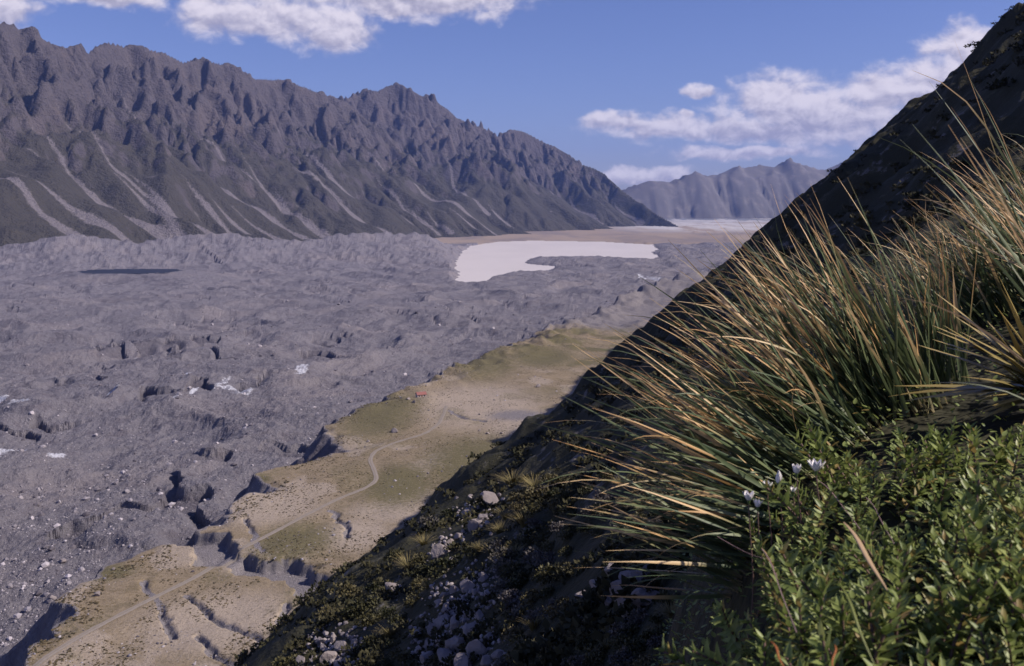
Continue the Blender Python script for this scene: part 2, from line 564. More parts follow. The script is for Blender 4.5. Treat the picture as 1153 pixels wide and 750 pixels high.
# ---- materials of the land
def mat_terrace():
    m, t, bs = new_mat('terrace_ground')
    p = pos(t)
    n1 = t.noise(p, .06, 5, .6); n2 = t.noise(p, .5, 4, .65); n3 = t.noise(p, 2.2, 3, .6)
    c = t.mix(n1, (.20, .155, .105), (.275, .215, .155))
    n6 = t.noise(p, .11, 5, .7)
    c = t.mix(t.m('MULTIPLY', t.ss(n6, .50, .66), .65), c, (.125, .10, .062))
    c = t.mix(t.m('MULTIPLY', t.ss(n2, .45, .75), .5), c, (.17, .125, .07))
    c = t.mix(t.ss(t.m('ADD', t.attr('bare'), t.m('SUBTRACT', n2, .55)), .2, .8), c, (.33, .27, .225))
    c = t.mix(t.ss(t.m('ADD', t.attr('green'), t.m('MULTIPLY', t.m('SUBTRACT', n2, .5), 1.4)), .35, 1.0), c, (.122, .105, .055))
    sp = t.ss(t.m('ADD', n2, t.m('MULTIPLY', n3, .3)), .74, .82)
    c = t.mix(t.m('MULTIPLY', sp, .75), c, (.10, .075, .045))
    n7 = t.noise(p, .9, 4, .75)
    c = t.mix(t.m('MULTIPLY', t.ss(n7, .48, .34), .6), c, (.10, .078, .05))
    c = t.mix(t.m('MULTIPLY', t.ss(n7, .58, .70), .45), c, (.40, .345, .30))
    gr = t.mix(t.ss(n3, .35, .65), (.10, .09, .10), (.24, .215, .23))
    c = t.mix(t.ss(t.m('ADD', t.attr('gravel'), t.m('MULTIPLY', t.m('SUBTRACT', n2, .5), .8)), .35, .7), c, gr)
    # steep broken rim shows raw moraine
    c = t.mix(t.ss(nz(t), .80, .62), c, (.16, .145, .155))
    t.put(bs.inputs['Base Color'], c)
    bump(t, bs, t.m('ADD', n2, t.m('MULTIPLY', n3, .5)), .7, .8)
    return m


def mat_glacier():
    m, t, bs = new_mat('glacier_rubble')
    p = pos(t)
    n1 = t.noise(p, .012, 5, .6); n2 = t.noise(p, .12, 5, .7); n3 = t.noise(p, .45, 5, .78); n5 = t.noise(p, .05, 5, .7)
    c = t.mix(n1, (.146, .135, .156), (.215, .200, .228))
    c = t.mix(t.ss(n2, .3, .75), t.mix(.5, c, (.125, .113, .138)), c)
    c = t.mix(t.m('MULTIPLY', t.ss(n3, .58, .68), .8), c, (.40, .365, .40))
    c = t.mix(t.m('MULTIPLY', t.ss(n3, .44, .32), .75), c, (.07, .058, .075))
    c = t.mix(t.m('MULTIPLY', t.ss(n5, .50, .36), .5), c, (.10, .085, .105))
    n4 = t.noise(p, .006, 3, .5)
    c = t.mix(t.m('MULTIPLY', t.ss(n4, .5, .68), .45), c, (.225, .195, .205))
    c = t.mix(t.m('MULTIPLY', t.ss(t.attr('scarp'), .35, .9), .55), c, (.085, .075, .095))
    icem = t.ss(t.m('ADD', t.attr('ice'), t.m('MULTIPLY', t.m('SUBTRACT', n2, .5), 2.6)), .75, 1.15)
    icem = t.m('MULTIPLY', icem, t.ss(nz(t), .995, .95, .25, 1.0))
    c = t.mix(t.m('MULTIPLY', icem, t.ss(n3, .3, .55, .35, 1.0)), c, (.52, .52, .60))
    t.put(bs.inputs['Base Color'], c)
    bump(t, bs, t.m('ADD', n2, t.m('MULTIPLY', n3, .6)), 1.0, 3.2)
    return m


def mat_plain():
    m, t, bs = new_mat('outwash_plain')
    p = pos(t)
    x, y, z = t.sep(p)
    q = t.xyz(t.m('MULTIPLY', x, .0016), t.m('MULTIPLY', y, .00045), 0.0)
    n1 = t.noise(q, 1.6, 5, .6, .4); n2 = t.noise(p, .004, 4, .6)
    c = t.mix(n2, (.25, .19, .155), (.33, .26, .215))
    c = t.mix(t.ss(n1, .42, .62), c, (.21, .17, .16))
    # braided river gravels
    w = t.m('MULTIPLY', t.m('MULTIPLY', t.ss(y, 7600, 9500), t.ss(x, 700, 1500)), t.ss(n1, .40, .50))
    c = t.mix(w, c, (.46, .43, .44))
    c = t.mix(t.m('MULTIPLY', t.ss(y, 11500, 14500), t.ss(n1, .56, .50)), c, (.17, .17, .19))
    t.put(bs.inputs['Base Color'], c)
    return m


def mat_hill():
    m, t, bs = new_mat('hillside_scrub_ground')
    p = pos(t)
    n1 = t.noise(p, .035, 5, .62); n2 = t.noise(p, .3, 5, .65); n3 = t.noise(p, 3.0, 4, .6)
    c = t.mix(n1, (.024, .024, .015), (.046, .042, .023))
    c = t.mix(t.ss(n2, .52, .74), c, (.072, .064, .034))
    c = t.mix(t.m('MULTIPLY', t.ss(n1, .60, .70), t.ss(n2, .45, .60)), c, (.105, .095, .06))
    rk = t.m('MULTIPLY', t.ss(n2, .60, .66), t.ss(n1, .42, .52))
    c = t.mix(t.m('MULTIPLY', rk, .6), c, (.17, .155, .165))
    y = t.sep(p)[1]; z = t.sep(p)[2]
    # gravel apron where the slope runs out on the terrace, further down the valley
    ap = t.m('MULTIPLY', t.ss(z, -122, -146), t.ss(y, 750, 1100))
    c = t.mix(t.ss(t.m('ADD', ap, t.m('SUBTRACT', n2, .5)), .35, .75), c, (.22, .195, .205))
    ap2 = t.m('MULTIPLY', t.ss(z, -143, -148.5), t.ss(y, 1100, 700))
    c = t.mix(t.m('MULTIPLY', ap2, .8), c, (.17, .145, .065))
    t.put(bs.inputs['Base Color'], c)
    bump(t, bs, t.m('ADD', n2, t.m('MULTIPLY', n3, .3)), .8, .9)
    return m


M_TER, M_GLA, M_PLA, M_HIL = mat_terrace(), mat_glacier(), mat_plain(), mat_hill()
terrace_o = sub_mesh('moraine_terrace', V, FC, terf, {k: ATT[k] for k in ('green', 'bare', 'gravel')}, M_TER, kind='structure')
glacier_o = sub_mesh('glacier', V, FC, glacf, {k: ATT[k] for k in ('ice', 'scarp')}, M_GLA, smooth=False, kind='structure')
plain_o = sub_mesh('valley_plain', V, FC, plainf, {}, M_PLA, kind='structure')
hill_o = sub_mesh('hillside', V, FC, hillf, {}, M_HIL, kind='structure')

# ---- near bank the photographer stands on
gx = np.arange(-9, 16.01, .07); gy = np.arange(-7, 7.75, .07)
NXX, NYY = np.meshgrid(gx, gy)
NXX = NXX.ravel(); NYY = NYY.ravel()
NZ = ground(NXX, NYY)
NZ = NZ - .10 * sst(NYY, 7.45, 7.7)
me = mesh_np('near_bank', np.stack([NXX, NYY, NZ], -1), grid_faces(len(gy), len(gx)))
link('near_bank', me, M_HIL, kind='structure')


def gnear(x, y):
    """height of the near bank, read off its grid"""
    fx = (np.asarray(x) - gx[0]) / .07; fy = (np.asarray(y) - gy[0]) / .07
    i = np.clip(fx.astype(int), 0, len(gx) - 2); j = np.clip(fy.astype(int), 0, len(gy) - 2)
    a = np.clip(fx - i, 0, 1); b = np.clip(fy - j, 0, 1)
    g = NZ.reshape(len(gy), len(gx))
    return g[j, i] * (1 - a) * (1 - b) + g[j, i + 1] * a * (1 - b) + g[j + 1, i] * (1 - a) * b + g[j + 1, i + 1] * a * b


# ---- water
def mat_water(name, col, rough):
    m, t, bs = new_mat(name)
    p = pos(t)
    n = t.noise(t.vm('MULTIPLY', p, (1, .45, 1)), .004, 4, .6)
    t.put(bs.inputs['Base Color'], t.mix(t.ss(n, .35, .7), col, tuple(c * .93 for c in col)))
    bs.inputs['Roughness'].default_value = rough
    bs.inputs['Specular IOR Level'].default_value = .35
    bump(t, bs, t.noise(p, .9, 3, .6), .25, .12)
    return m


def water(name, poly, z, mat, pad):
    cx = sum(p[0] for p in poly) / len(poly); cy = sum(p[1] for p in poly) / len(poly)
    xs = [p[0] for p in poly]; ys = [p[1] for p in poly]
    wgx = np.linspace(min(xs) - pad, max(xs) + pad, 60); wgy = np.linspace(min(ys) - pad, max(ys) + pad, 60)
    a, b = np.meshgrid(wgx, wgy); a = a.ravel(); b = b.ravel()
    fc = grid_faces(60, 60)
    sd_ = poly_sd(a, b, poly)
    keep = sd_[fc].min(1) < pad * .8
    return sub_mesh(name, np.stack([a, b, np.full(a.shape, z)], -1), fc, keep, {}, mat, kind='structure')


water('lake', LAKE, LAKE_Z, mat_water('milky_lake_water', (.60, .54, .525), .5), 60)
water('pond', POND, POND_Z, mat_water('dark_pond_water', (.018, .022, .042), .75), 14)

# ---- track: two wheel ruts of pale gravel laid on the terrace
pts = np.array(TRACK); 
tt = np.concatenate([[0], np.cumsum(np.hypot(*np.diff(pts, axis=0).T))])
ts = np.arange(0, tt[-1], 2.0)
ker = np.hanning(15); ker /= ker.sum()
cxs = np.interp(ts, tt, pts[:, 0]); cys = np.interp(ts, tt, pts[:, 1])
cxs = np.convolve(np.pad(cxs, 7, 'edge'), ker, 'valid'); cys = np.convolve(np.pad(cys, 7, 'edge'), ker, 'valid')
tx = np.gradient(cxs); ty = np.gradient(cys); ln = np.hypot(tx, ty); tx /= ln; ty /= ln
offs = np.linspace(-1, 1, 9)
wd = 1.3 + .3 * pn(ts / 7, ts * 0, 130)
tv = []
for i, o_ in enumerate(offs):
    x_ = cxs - ty * o_ * wd; y_ = cys + tx * o_ * wd
    dz_ = .10 - .10 * abs(o_) ** 4 + .10 * math.cos(o_ * 6.3) * .5
    tv.append(np.stack([x_, y_, ground(x_, y_) + dz_ + .10], -1))
tv = np.stack(tv, 1).reshape(-1, 3)
rut = np.tile(np.abs(offs), len(ts))
m, t, bs = new_mat('track_gravel')
p = pos(t)
n = t.noise(p, .5, 4, .65)
c = t.mix(n, (.20, .17, .155), (.29, .25, .225))
mid = t.ss(t.m('ADD', t.attr('across'), t.m('MULTIPLY', t.m('SUBTRACT', n, .5), .5)), .30, .12)
c = t.mix(t.m('MULTIPLY', mid, .4), c, (.20, .16, .10))
c = t.mix(t.ss(t.m('ADD', t.attr('across'), t.m('MULTIPLY', t.m('SUBTRACT', n, .5), .7)), .85, 1.05), c, (.27, .21, .14))
t.put(bs.inputs['Base Color'], c)
bump(t, bs, n, .5, .2)
link('track', mesh_np('track', tv, grid_faces(len(ts), 9), dict(across=rut)), m, kind='structure')
# ================================================================== mountains
def P(px, py, D):
    return ((px - CX) / F * D, D, (HZ - py) / F * D)


def DA(px):
    return 5600 + px * (7.6 if px > 0 else 4.2)


RIDGE_A = [P(px, py, DA(px)) for px, py in [(-420, 20), (-330, -6), (-250, 5), (-180, -10), (-120, 14), (-40, 8), (0, 22), (14, 24), (32, 37), (60, 49), (82, 57), (96, 60), (108, 50), (120, 45), (140, 50), (168, 53), (190, 60), (206, 68), (214, 66), (226, 64), (245, 69), (262, 73), (278, 83), (288, 87), (320, 88), (350, 99), (372, 107), (388, 111), (400, 121)]]
RIDGE_A += [P(430, 148, 8550), P(458, 176, 8400), P(485, 200, 8250), P(520, 226, 8050), P(560, 248, 7900), P(600, 262, 7750)]
RIDGE_B = [P(330, 150, 9000), P(372, 128, 9350), P(390, 112, 9500), P(402, 106, 9650), P(414, 100, 9750), P(426, 101, 9850), P(434, 96, 9950), P(444, 93, 10000), P(454, 97, 10050), P(464, 100, 10100), P(474, 106, 10100), P(482, 108, 10200), P(490, 112, 10250), P(505, 122, 10350), P(514, 131, 10450), P(522, 134, 10500), P(545, 148, 10800), P(556, 155, 10900)]
RIDGE_C = [P(556, 155, 10900), P(568, 148, 11150), P(582, 145, 11300), P(590, 147, 11350), P(598, 151, 11400), P(612, 159, 11450), P(626, 164, 11500), P(640, 172, 11500), P(655, 184, 11450), P(668, 188, 11400), P(680, 194, 11350), P(695, 209, 11200), P(715, 224, 10950), P(740, 240, 10500), P(768, 256, 9900)]


def spurs(ridge, idx, seed, fd):
    """buttresses running from the crest down to the valley side"""
    rg = np.random.default_rng(seed)
    res = []
    for i in idx:
        x, y, z = ridge[i]
        rel = z + 225
        L = rel * rg.uniform(1.25, 1.6)
        ln = [(x, y, z - 35)]
        for q, dz_ in ((.22, .30 + rg.uniform(-.06, .08)), (.48, .57 + rg.uniform(-.08, .06)), (.75, .81 + rg.uniform(-.06, .05)), (1.0, 1.0)):
            a = rg.normal() * .22
            fx, fy = fd[0] * math.cos(a) - fd[1] * math.sin(a), fd[0] * math.sin(a) + fd[1] * math.cos(a)
            ln.append((x + fx * L * q, y + fy * L * q, z - rel * dz_))
        res.append(ln)
    return res


SPUR_A = spurs(RIDGE_A, (1, 3, 5, 7, 9, 13, 15, 19, 22, 24, 26), 3, (.90, -.44))
SPUR_B = spurs(RIDGE_B, (2, 4, 7, 10, 13), 4, (.86, -.50))
SPUR_C = spurs(RIDGE_C, (2, 5, 7, 10), 5, (.80, -.60))


def cone_union(X, Y, lines, s0, s1, rr):
    """height of the land falling away from ridge lines: steep rock first, gentler scree below"""
    z = np.full(X.shape, -400.0)
    for ln in lines:
        for i in range(len(ln) - 1):
            ax, ay, az_ = ln[i]; bx, by, bz = ln[i + 1]
            dx_, dy_ = bx - ax, by - ay
            t = np.clip(((X - ax) * dx_ + (Y - ay) * dy_) / (dx_ * dx_ + dy_ * dy_ + 1e-9), 0, 1)
            d = np.hypot(X - ax - t * dx_, Y - ay - t * dy_)
            h = az_ + t * (bz - az_)
            rel = np.maximum(h + 240, 30.0)
            dd = d / rel
            drop = rel * (s0 * dd - (s0 - s1) * (dd - rr * (1 - np.exp(-dd / rr))) )
            z = np.maximum(z, h - drop)
    return z


def erode(Z, n, steps, seed, cell, k_er=.35, k_dep=.12, inertia=.08, hard=1.0):
    ny, nx = Z.shape
    rg = np.random.default_rng(seed)
    Z = Z / cell
    flow = np.zeros(Z.size); dep = np.zeros(Z.size)
    x = rg.uniform(2, nx - 3, n); y = rg.uniform(2, ny - 3, n)
    vx = np.zeros(n); vy = np.zeros(n); w = np.ones(n); sed = np.zeros(n); sp = np.ones(n)
    for st in range(steps):
        ix = x.astype(int); iy = y.astype(int); fx = x - ix; fy = y - iy
        k = iy * nx + ix
        zf = Z.ravel()
        a, b, c, d = zf[k], zf[k + 1], zf[k + nx], zf[k + nx + 1]
        gx_ = (b - a) * (1 - fy) + (d - c) * fy
        gy_ = (c - a) * (1 - fx) + (d - b) * fx
        h0 = a * (1 - fx) * (1 - fy) + b * fx * (1 - fy) + c * (1 - fx) * fy + d * fx * fy
        vx = vx * inertia - gx_ * (1 - inertia); vy = vy * inertia - gy_ * (1 - inertia)
        l = np.hypot(vx, vy) + 1e-9
        vx /= l; vy /= l
        nx_ = x + vx; ny_ = y + vy
        bad = (nx_ < 2) | (nx_ > nx - 3) | (ny_ < 2) | (ny_ > ny - 3)
        nx_ = np.where(bad, rg.uniform(2, nx - 3, n), nx_); ny_ = np.where(bad, rg.uniform(2, ny - 3, n), ny_)
        ix2 = nx_.astype(int); iy2 = ny_.astype(int); fx2 = nx_ - ix2; fy2 = ny_ - iy2
        k2 = iy2 * nx + ix2
        h1 = zf[k2] * (1 - fx2) * (1 - fy2) + zf[k2 + 1] * fx2 * (1 - fy2) + zf[k2 + nx] * (1 - fx2) * fy2 + zf[k2 + nx + 1] * fx2 * fy2
        dh = h1 - h0
        cap = np.maximum(-dh, .01) * sp * w * 5.0
        over = sed > cap
        up = dh > 0
        dpo = np.where(up, np.minimum(dh, sed), np.where(over, (sed - cap) * k_dep, 0))
        ero = np.where(~up & ~over, np.minimum((cap - sed) * k_er, -dh * .5), 0)
        dpo = np.where(bad, 0, dpo); ero = np.where(bad, 0, ero)
        ch_ = dpo - ero
        sed = np.where(bad, 0, sed - ch_)
        sp = np.where(bad, 1, np.sqrt(np.maximum(sp * sp - dh * 1.5, .05))); sp = np.minimum(sp, 4)
        w = np.where(bad, 1, w * .985)
        N = Z.size
        dZ = np.bincount(k, ch_ * (1 - fx) * (1 - fy), N) + np.bincount(k + 1, ch_ * fx * (1 - fy), N) + np.bincount(k + nx, ch_ * (1 - fx) * fy, N) + np.bincount(k + nx + 1, ch_ * fx * fy, N)
        Z = Z + np.clip(dZ, -.22, .06).reshape(ny, nx) * hard
        flow += np.bincount(k, None, N)
        dep += np.bincount(k, dpo, N)
        x, y = nx_, ny_
    return Z * cell, flow.reshape(ny, nx), dep.reshape(ny, nx)


def blur(a, it=1):
    for _ in range(it):
        p_ = np.pad(a, 1, 'edge')
        a = (p_[1:-1, 1:-1] * 4 + (p_[:-2, 1:-1] + p_[2:, 1:-1] + p_[1:-1, :-2] + p_[1:-1, 2:]) * 2 + p_[:-2, :-2] + p_[:-2, 2:] + p_[2:, :-2] + p_[2:, 2:]) / 16
    return a


CELL = 13.5
mx = np.arange(-4400, 2300, CELL); my = np.arange(3300, 12300, CELL)
MX, MY = np.meshgrid(mx, my)
wxx = MX + fbm(MX / 420, MY / 420, 3, 200) * 32; wyy = MY + fbm(MX / 420, MY / 420, 3, 203) * 32
zA = np.maximum(cone_union(wxx, wyy, [RIDGE_A], 1.3, .62, .42), cone_union(wxx, wyy, SPUR_A, 1.02, .50, .42))
zB = np.maximum(cone_union(wxx, wyy, [RIDGE_B], 1.3, .62, .42), cone_union(wxx, wyy, SPUR_B, 1.05, .52, .42))
zC = np.maximum(cone_union(wxx, wyy, [RIDGE_C], 1.3, .62, .42), cone_union(wxx, wyy, SPUR_C, 1.05, .52, .42))
# exact skyline lines on top of the warped body
zA2 = cone_union(MX, MY, [RIDGE_A], 3.0, 2.4, .3); zB2 = cone_union(MX, MY, [RIDGE_B], 3.0, 2.4, .3); zC2 = cone_union(MX, MY, [RIDGE_C], 3.0, 2.4, .3)
own = np.argmax(np.stack([np.maximum(zA, zA2), np.maximum(zB, zB2), np.maximum(zC, zC2)]), 0)
body_ = np.max(np.stack([zA, zB, zC]), 0)
crest = np.max(np.stack([zA2, zB2, zC2]), 0)
hrel = np.clip((body_ + 230) / 900, 0, 1)
MZ = body_ + (ridged(wxx / 420, wyy / 420, 6, 210, .58) - 1.2) * 120 * hrel ** .7 + fbm(MX / 70, MY / 70, 4, 215, .6) * 16 * hrel
# rock buttresses and couloirs on the upper faces, running down the fall line
cT = MX * .44 + MY * .9 + fbm(MX / 200, MY / 200, 3, 221) * 60; cS = MX * .9 - MY * .44
upr = sst(body_, 120, 480)
MZ = MZ + (ridged(cT / 210, cS / 620, 4, 222, .6) - 1.2) * 55 * upr + (ridged(cT / 70, cS / 170, 3, 224, .6) - 1.1) * 24 * upr
cap = np.max(np.stack([cone_union(MX, MY, [r], .28, .28, .4) for r in (RIDGE_A, RIDGE_B, RIDGE_C)]), 0) + 6 + fbm(MX / 85, MY / 85, 4, 219, .6) * 12
MZ = np.minimum(MZ, cap)
MZ = np.maximum(MZ, crest + fbm(MX / 60, MY / 60, 3, 218) * 10 - 4)
fl = 0; dp = 0
hard = .25 + 1.1 * sst(fbm(MX / 520, MY / 520, 3, 226), -.35, .45)
for it in range(3):
    MZ, f_, d_ = erode(MZ, 90000, 44, 300 + it, CELL, hard=hard)
    fl = fl + f_; dp = dp + d_
MZ = .7 * MZ + .3 * blur(MZ)
# lower flanks are mantled with debris and turf: smoother there
low_ = sst(body_, 420, 60) * (.62 + .33 * sst(fbm(MX / 500, MY / 500, 3, 231), -.3, .3))
MZ = MZ * (1 - low_) + blur(MZ, 14) * low_
MZ = MZ + (ridged(MX / 95 + .3 * MZ / 95, MY / 95, 4, 233, .55) - 1.05) * 20 * sst(MZ, 40, 420) * (.4 + .8 * sst(fbm(MX / 300, MY / 300, 2, 236), -.3, .4))
MZ = np.minimum(MZ, cap)
MZ = np.maximum(MZ, crest - 10 + fbm(MX / 85, MY / 85, 4, 219, .6) * 9)
flow = np.clip(np.log1p(blur(fl, 1)) / 6.7, 0, 1)
#print('flow', np.percentile(np.log1p(blur(fl, 1)), [5, 50, 80, 95, 99]))
# scree chutes: stones run straight down from the gullies and spread towards the foot
mpx = CX + F * MX / MY; mpy = HZ - F * MZ / MY
SM = blur(MZ, 16)
gyy, gxx = np.gradient(blur(body_, 40) * .6 + SM * .4, CELL)
gxx = .55 * gxx - .45 * .9 * .55; gyy = .55 * gyy + .45 * .44 * .55
scree = np.zeros(MZ.shape)
crg = np.random.default_rng(41)
STARTS = [(58, 165, 1.3), (100, 112, .8), (150, 150, 1.2), (110, 178, .5), (192, 135, .7), (212, 130, 1.0), (180, 178, .9), (200, 190, 1.0), (232, 215, .9), (268, 168, .8), (335, 190, .9), (352, 195, .8), (372, 200, .6), (8, 165, 1.6), (0, 188, 1.2), (30, 130, .6), (245, 125, .6), (285, 110, .7),
          (140, 190, .7), (205, 170, .7), (420, 195, .6), (455, 230, .7), (480, 235, .6), (500, 232, .6), (545, 225, .5), (590, 170, .8), (640, 215, .6), (690, 225, .7), (660, 205, .5), (500, 160, .6), (-60, 150, 1.2), (62, 100, .5), (128, 75, 1.6), (395, 150, .7), (310, 215, .6), (260, 230, .7)]
for (sx_, sy_, wd_) in STARTS:
    dd_ = (mpx - sx_) ** 2 + (mpy - sy_) ** 2 + (MY - 4000) * .002
    j0, i0 = np.unravel_index(np.argmin(dd_), dd_.shape)
    x_, y_ = float(i0), float(j0); vx_ = -gxx[j0, i0]; vy_ = -gyy[j0, i0]; path = []
    for st in range(190):
        ii, jj = int(np.clip(x_, 1, MX.shape[1] - 2)), int(np.clip(y_, 1, MX.shape[0] - 2))
        vx_ = .90 * vx_ - .10 * gxx[jj, ii]; vy_ = .90 * vy_ - .10 * gyy[jj, ii]
        l = math.hypot(vx_, vy_)
        if (l < .16 and st > 20) or SM[jj, ii] < -225:
            break
        x_ += vx_ / l; y_ += vy_ / l
        path.append((x_, y_))
    n_ = len(path)
    if n_ < 8:
        continue
    stop = crg.uniform(.75, 1.0)
    for k_, (x_, y_) in enumerate(path):
        q = k_ / n_
        if q > stop:
            break
        wr = (7 + 46 * wd_ * q ** 1.4) * (1 + .35 * math.sin(k_ * .21 + sx_)) / CELL
        r_ = int(wr + 2)
        a0, a1 = max(0, int(x_) - r_), min(MX.shape[1], int(x_) + r_ + 2); b0, b1 = max(0, int(y_) - r_), min(MX.shape[0], int(y_) + r_ + 2)
        gy2, gx2 = np.mgrid[b0:b1, a0:a1]
        dd = np.hypot(gx2 - x_, gy2 - y_)
        scree[b0:b1, a0:a1] = np.maximum(scree[b0:b1, a0:a1], sst(dd, wr + .8, wr * .45) * (.55 + .45 * min(1, q * 3)))
MZ = MZ * (1 - scree * .7) + (SM - 4) * scree * .7
MZ = np.maximum(MZ, crest - 6)
depo = scree
mfc = grid_faces(len(my), len(mx))
MV = np.stack([MX.ravel(), MY.ravel(), MZ.ravel()], -1)
ownf = own.ravel()[mfc[:, 0]]
# parts below the valley floor, or behind the range, are never seen
gz = ground(MX.ravel(), MY.ravel()) if False else np.full(MX.size, -262.0)
vis = MV[mfc][:, :, 2].max(1) > -262
MATT = dict(flow=flow.ravel(), depo=depo.ravel())


def mat_mountain():
    m, t, bs = new_mat('mountain_rock_and_scree')
    p = pos(t)
    n1 = t.noise(p, .0022, 5, .6); n2 = t.noise(p, .012, 6, .65); n3 = t.noise(p, .06, 4, .7)
    z = t.sep(p)[2]; up = nz(t)
    rock = t.mix(n2, (.058, .050, .060), (.150, .128, .134))
    rock = t.mix(t.m('MULTIPLY', t.ss(n3, .40, .25), .7), rock, (.035, .030, .039))
    rock = t.mix(t.m('MULTIPLY', t.ss(n1, .52, .68), .5), rock, (.145, .115, .11))
    veg = t.mix(n2, (.046, .042, .037), (.086, .075, .062))
    hv = t.m('ADD', z, t.m('MULTIPLY', t.m('SUBTRACT', n1, .5), 900.0))
    vf = t.m('MULTIPLY', t.ss(hv, 760, 300), t.ss(t.m('ADD', up, t.m('MULTIPLY', t.m('SUBTRACT', n2, .5), .5)), .50, .66))
    c = t.mix(vf, rock, veg)
    f = t.attr('flow')
    sc = t.m('MULTIPLY', t.ss(t.m('ADD', f, t.m('MULTIPLY', t.m('SUBTRACT', n1, .5), .5)), .78, .90), t.ss(hv, 800, 300))
    sc = t.m('MAXIMUM', t.m('MULTIPLY', sc, .6), t.ss(t.m('ADD', t.attr('depo'), t.m('MULTIPLY', t.m('SUBTRACT', n3, .5), 1.6)), .30, .90))
    c = t.mix(t.m('MULTIPLY', sc, .8), c, (.225, .198, .216))
    t.put(bs.inputs['Base Color'], c)
    bump(t, bs, t.m('ADD', n2, t.m('MULTIPLY', n3, .55)), 1.0, 40.0)
    return m


M_MTN = mat_mountain()
m, t, bs = new_mat('far_tussock_hills')
n = t.noise(pos(t), .0015, 5, .6); n2 = t.noise(pos(t), .006, 4, .6)
c = t.mix(n, (.09, .088, .10), (.17, .15, .15))
c = t.mix(t.m('MULTIPLY', t.ss(n2, .5, .7), .5), c, (.24, .21, .205))
t.put(bs.inputs['Base Color'], c)
M_FAR = m
for i, lab in enumerate(['long grey mountain wall with pale scree chutes above the glacier', 'highest pointed rocky peak standing behind the lake', 'rocky ridge dropping to the braided river plain']):
    sub_mesh('mountain', MV, mfc, vis & (ownf == i), MATT, M_MTN, kind='structure', label=lab)

# ---- far range beyond the river plain
FR = [P(560, 235, 15500), P(640, 222, 15500), P(700, 213, 15500), P(735, 204, 15600), P(752, 204, 15700), P(782, 195, 15800), P(800, 197, 15900), P(830, 189, 16000), P(858, 184, 16200), P(872, 186, 16200), P(892, 180, 16300), P(906, 185, 16300), P(925, 190, 16400), P(960, 183, 16600), P(1020, 176, 17000), P(1120, 182, 17500)]
FS = [[P(735, 204, 15600), P(760, 225, 14700), P(785, 240, 14000)], [P(830, 189, 16000), P(820, 215, 14900), P(815, 239, 13800)], [P(892, 180, 16300), P(880, 212, 15000), P(870, 238, 13900)], [P(782, 195, 15800), P(800, 222, 14800)], [P(960, 183, 16600), P(940, 220, 15200)]]
fx_ = np.arange(-800, 9500, 45.0); fy_ = np.arange(12800, 19000, 45.0)
FX, FY = np.meshgrid(fx_, fy_)
fw = FX + fbm(FX / 900, FY / 900, 3, 240) * 200; fv_ = FY + fbm(FX / 900, FY / 900, 3, 243) * 200
FZ = cone_union(fw, fv_, [FR] + FS, .50, .27, .5)
fcr = cone_union(FX, FY, [FR], 1.2, 1.0, .3)
FZ = FZ + (ridged(fw / 1100, fv_ / 1100, 7, 245, .6) - 1.25) * 90 * np.clip((FZ + 240) / 600, 0, 1)
FZ = np.maximum(np.minimum(FZ, fcr + 120), fcr - 12)
FZ, f_, d_ = erode(FZ, 3000, 24, 320, 45.0)
FZ = FZ + fbm(FX / 260, FY / 260, 4, 247, .6) * 14
FZ = np.maximum(FZ, fcr - 10 + fbm(FX / 160, FY / 160, 3, 249) * 12)
ffc = grid_faces(len(fy_), len(fx_))
FV = np.stack([FX.ravel(), FY.ravel(), FZ.ravel()], -1)
sub_mesh('far_mountains', FV, ffc, FV[ffc][:, :, 2].max(1) > -258, dict(flow=np.clip(np.log1p(blur(f_, 1)) / 7.0, 0, 1).ravel(), depo=FZ.ravel() * 0), M_FAR, kind='structure')

# ---- mountain air
HAZE = 2.1e-5
m = bpy.data.materials.new('haze_air'); m.use_nodes = True
t = NT(m.node_tree); t.n.clear()
vo = t.node('ShaderNodeVolumePrincipled')
vo.inputs['Color'].default_value = (.26, .40, 1.0, 1)
vo.inputs['Density'].default_value = HAZE
vo.inputs['Anisotropy'].default_value = .0
out = t.node('ShaderNodeOutputMaterial')
t.l.new(vo.outputs[0], out.inputs['Volume'])
hx0, hx1, hy0, hy1, hz0, hz1 = -9000, 60000, -1500, 27000, -420, 1500
hv = np.array([(x, y, z) for z in (hz0, hz1) for y in (hy0, hy1) for x in (hx0, hx1)], float)
hf = np.array([(0, 2, 3, 1), (4, 5, 7, 6), (0, 1, 5, 4), (2, 6, 7, 3), (0, 4, 6, 2), (1, 3, 7, 5)])
link('haze', mesh_np('haze', hv, hf, smooth=False), m, kind='stuff')
# ================================================================== rocks and scrub
def rock_mesh(name, seed, sub=2, cuts=9, rough=.10):
    import bmesh
    rg = np.random.default_rng(seed)
    bm = bmesh.new()
    bmesh.ops.create_icosphere(bm, subdivisions=sub, radius=1.0)
    co = np.array([v.co for v in bm.verts])
    fc = np.array([[v.index for v in f.verts] for f in bm.faces])
    bm.free()
    co = co * np.array([1.0, rg.uniform(.7, .95), rg.uniform(.6, .85)])
    for _ in range(cuts):
        n = rg.normal(size=3); n /= np.linalg.norm(n)
        d = rg.uniform(.34, .62)
        h = co @ n - d
        co = co - np.where(h > 0, h, 0)[:, None] * n * .95
    co += rg.normal(size=co.shape) * rough * .25
    return co, fc


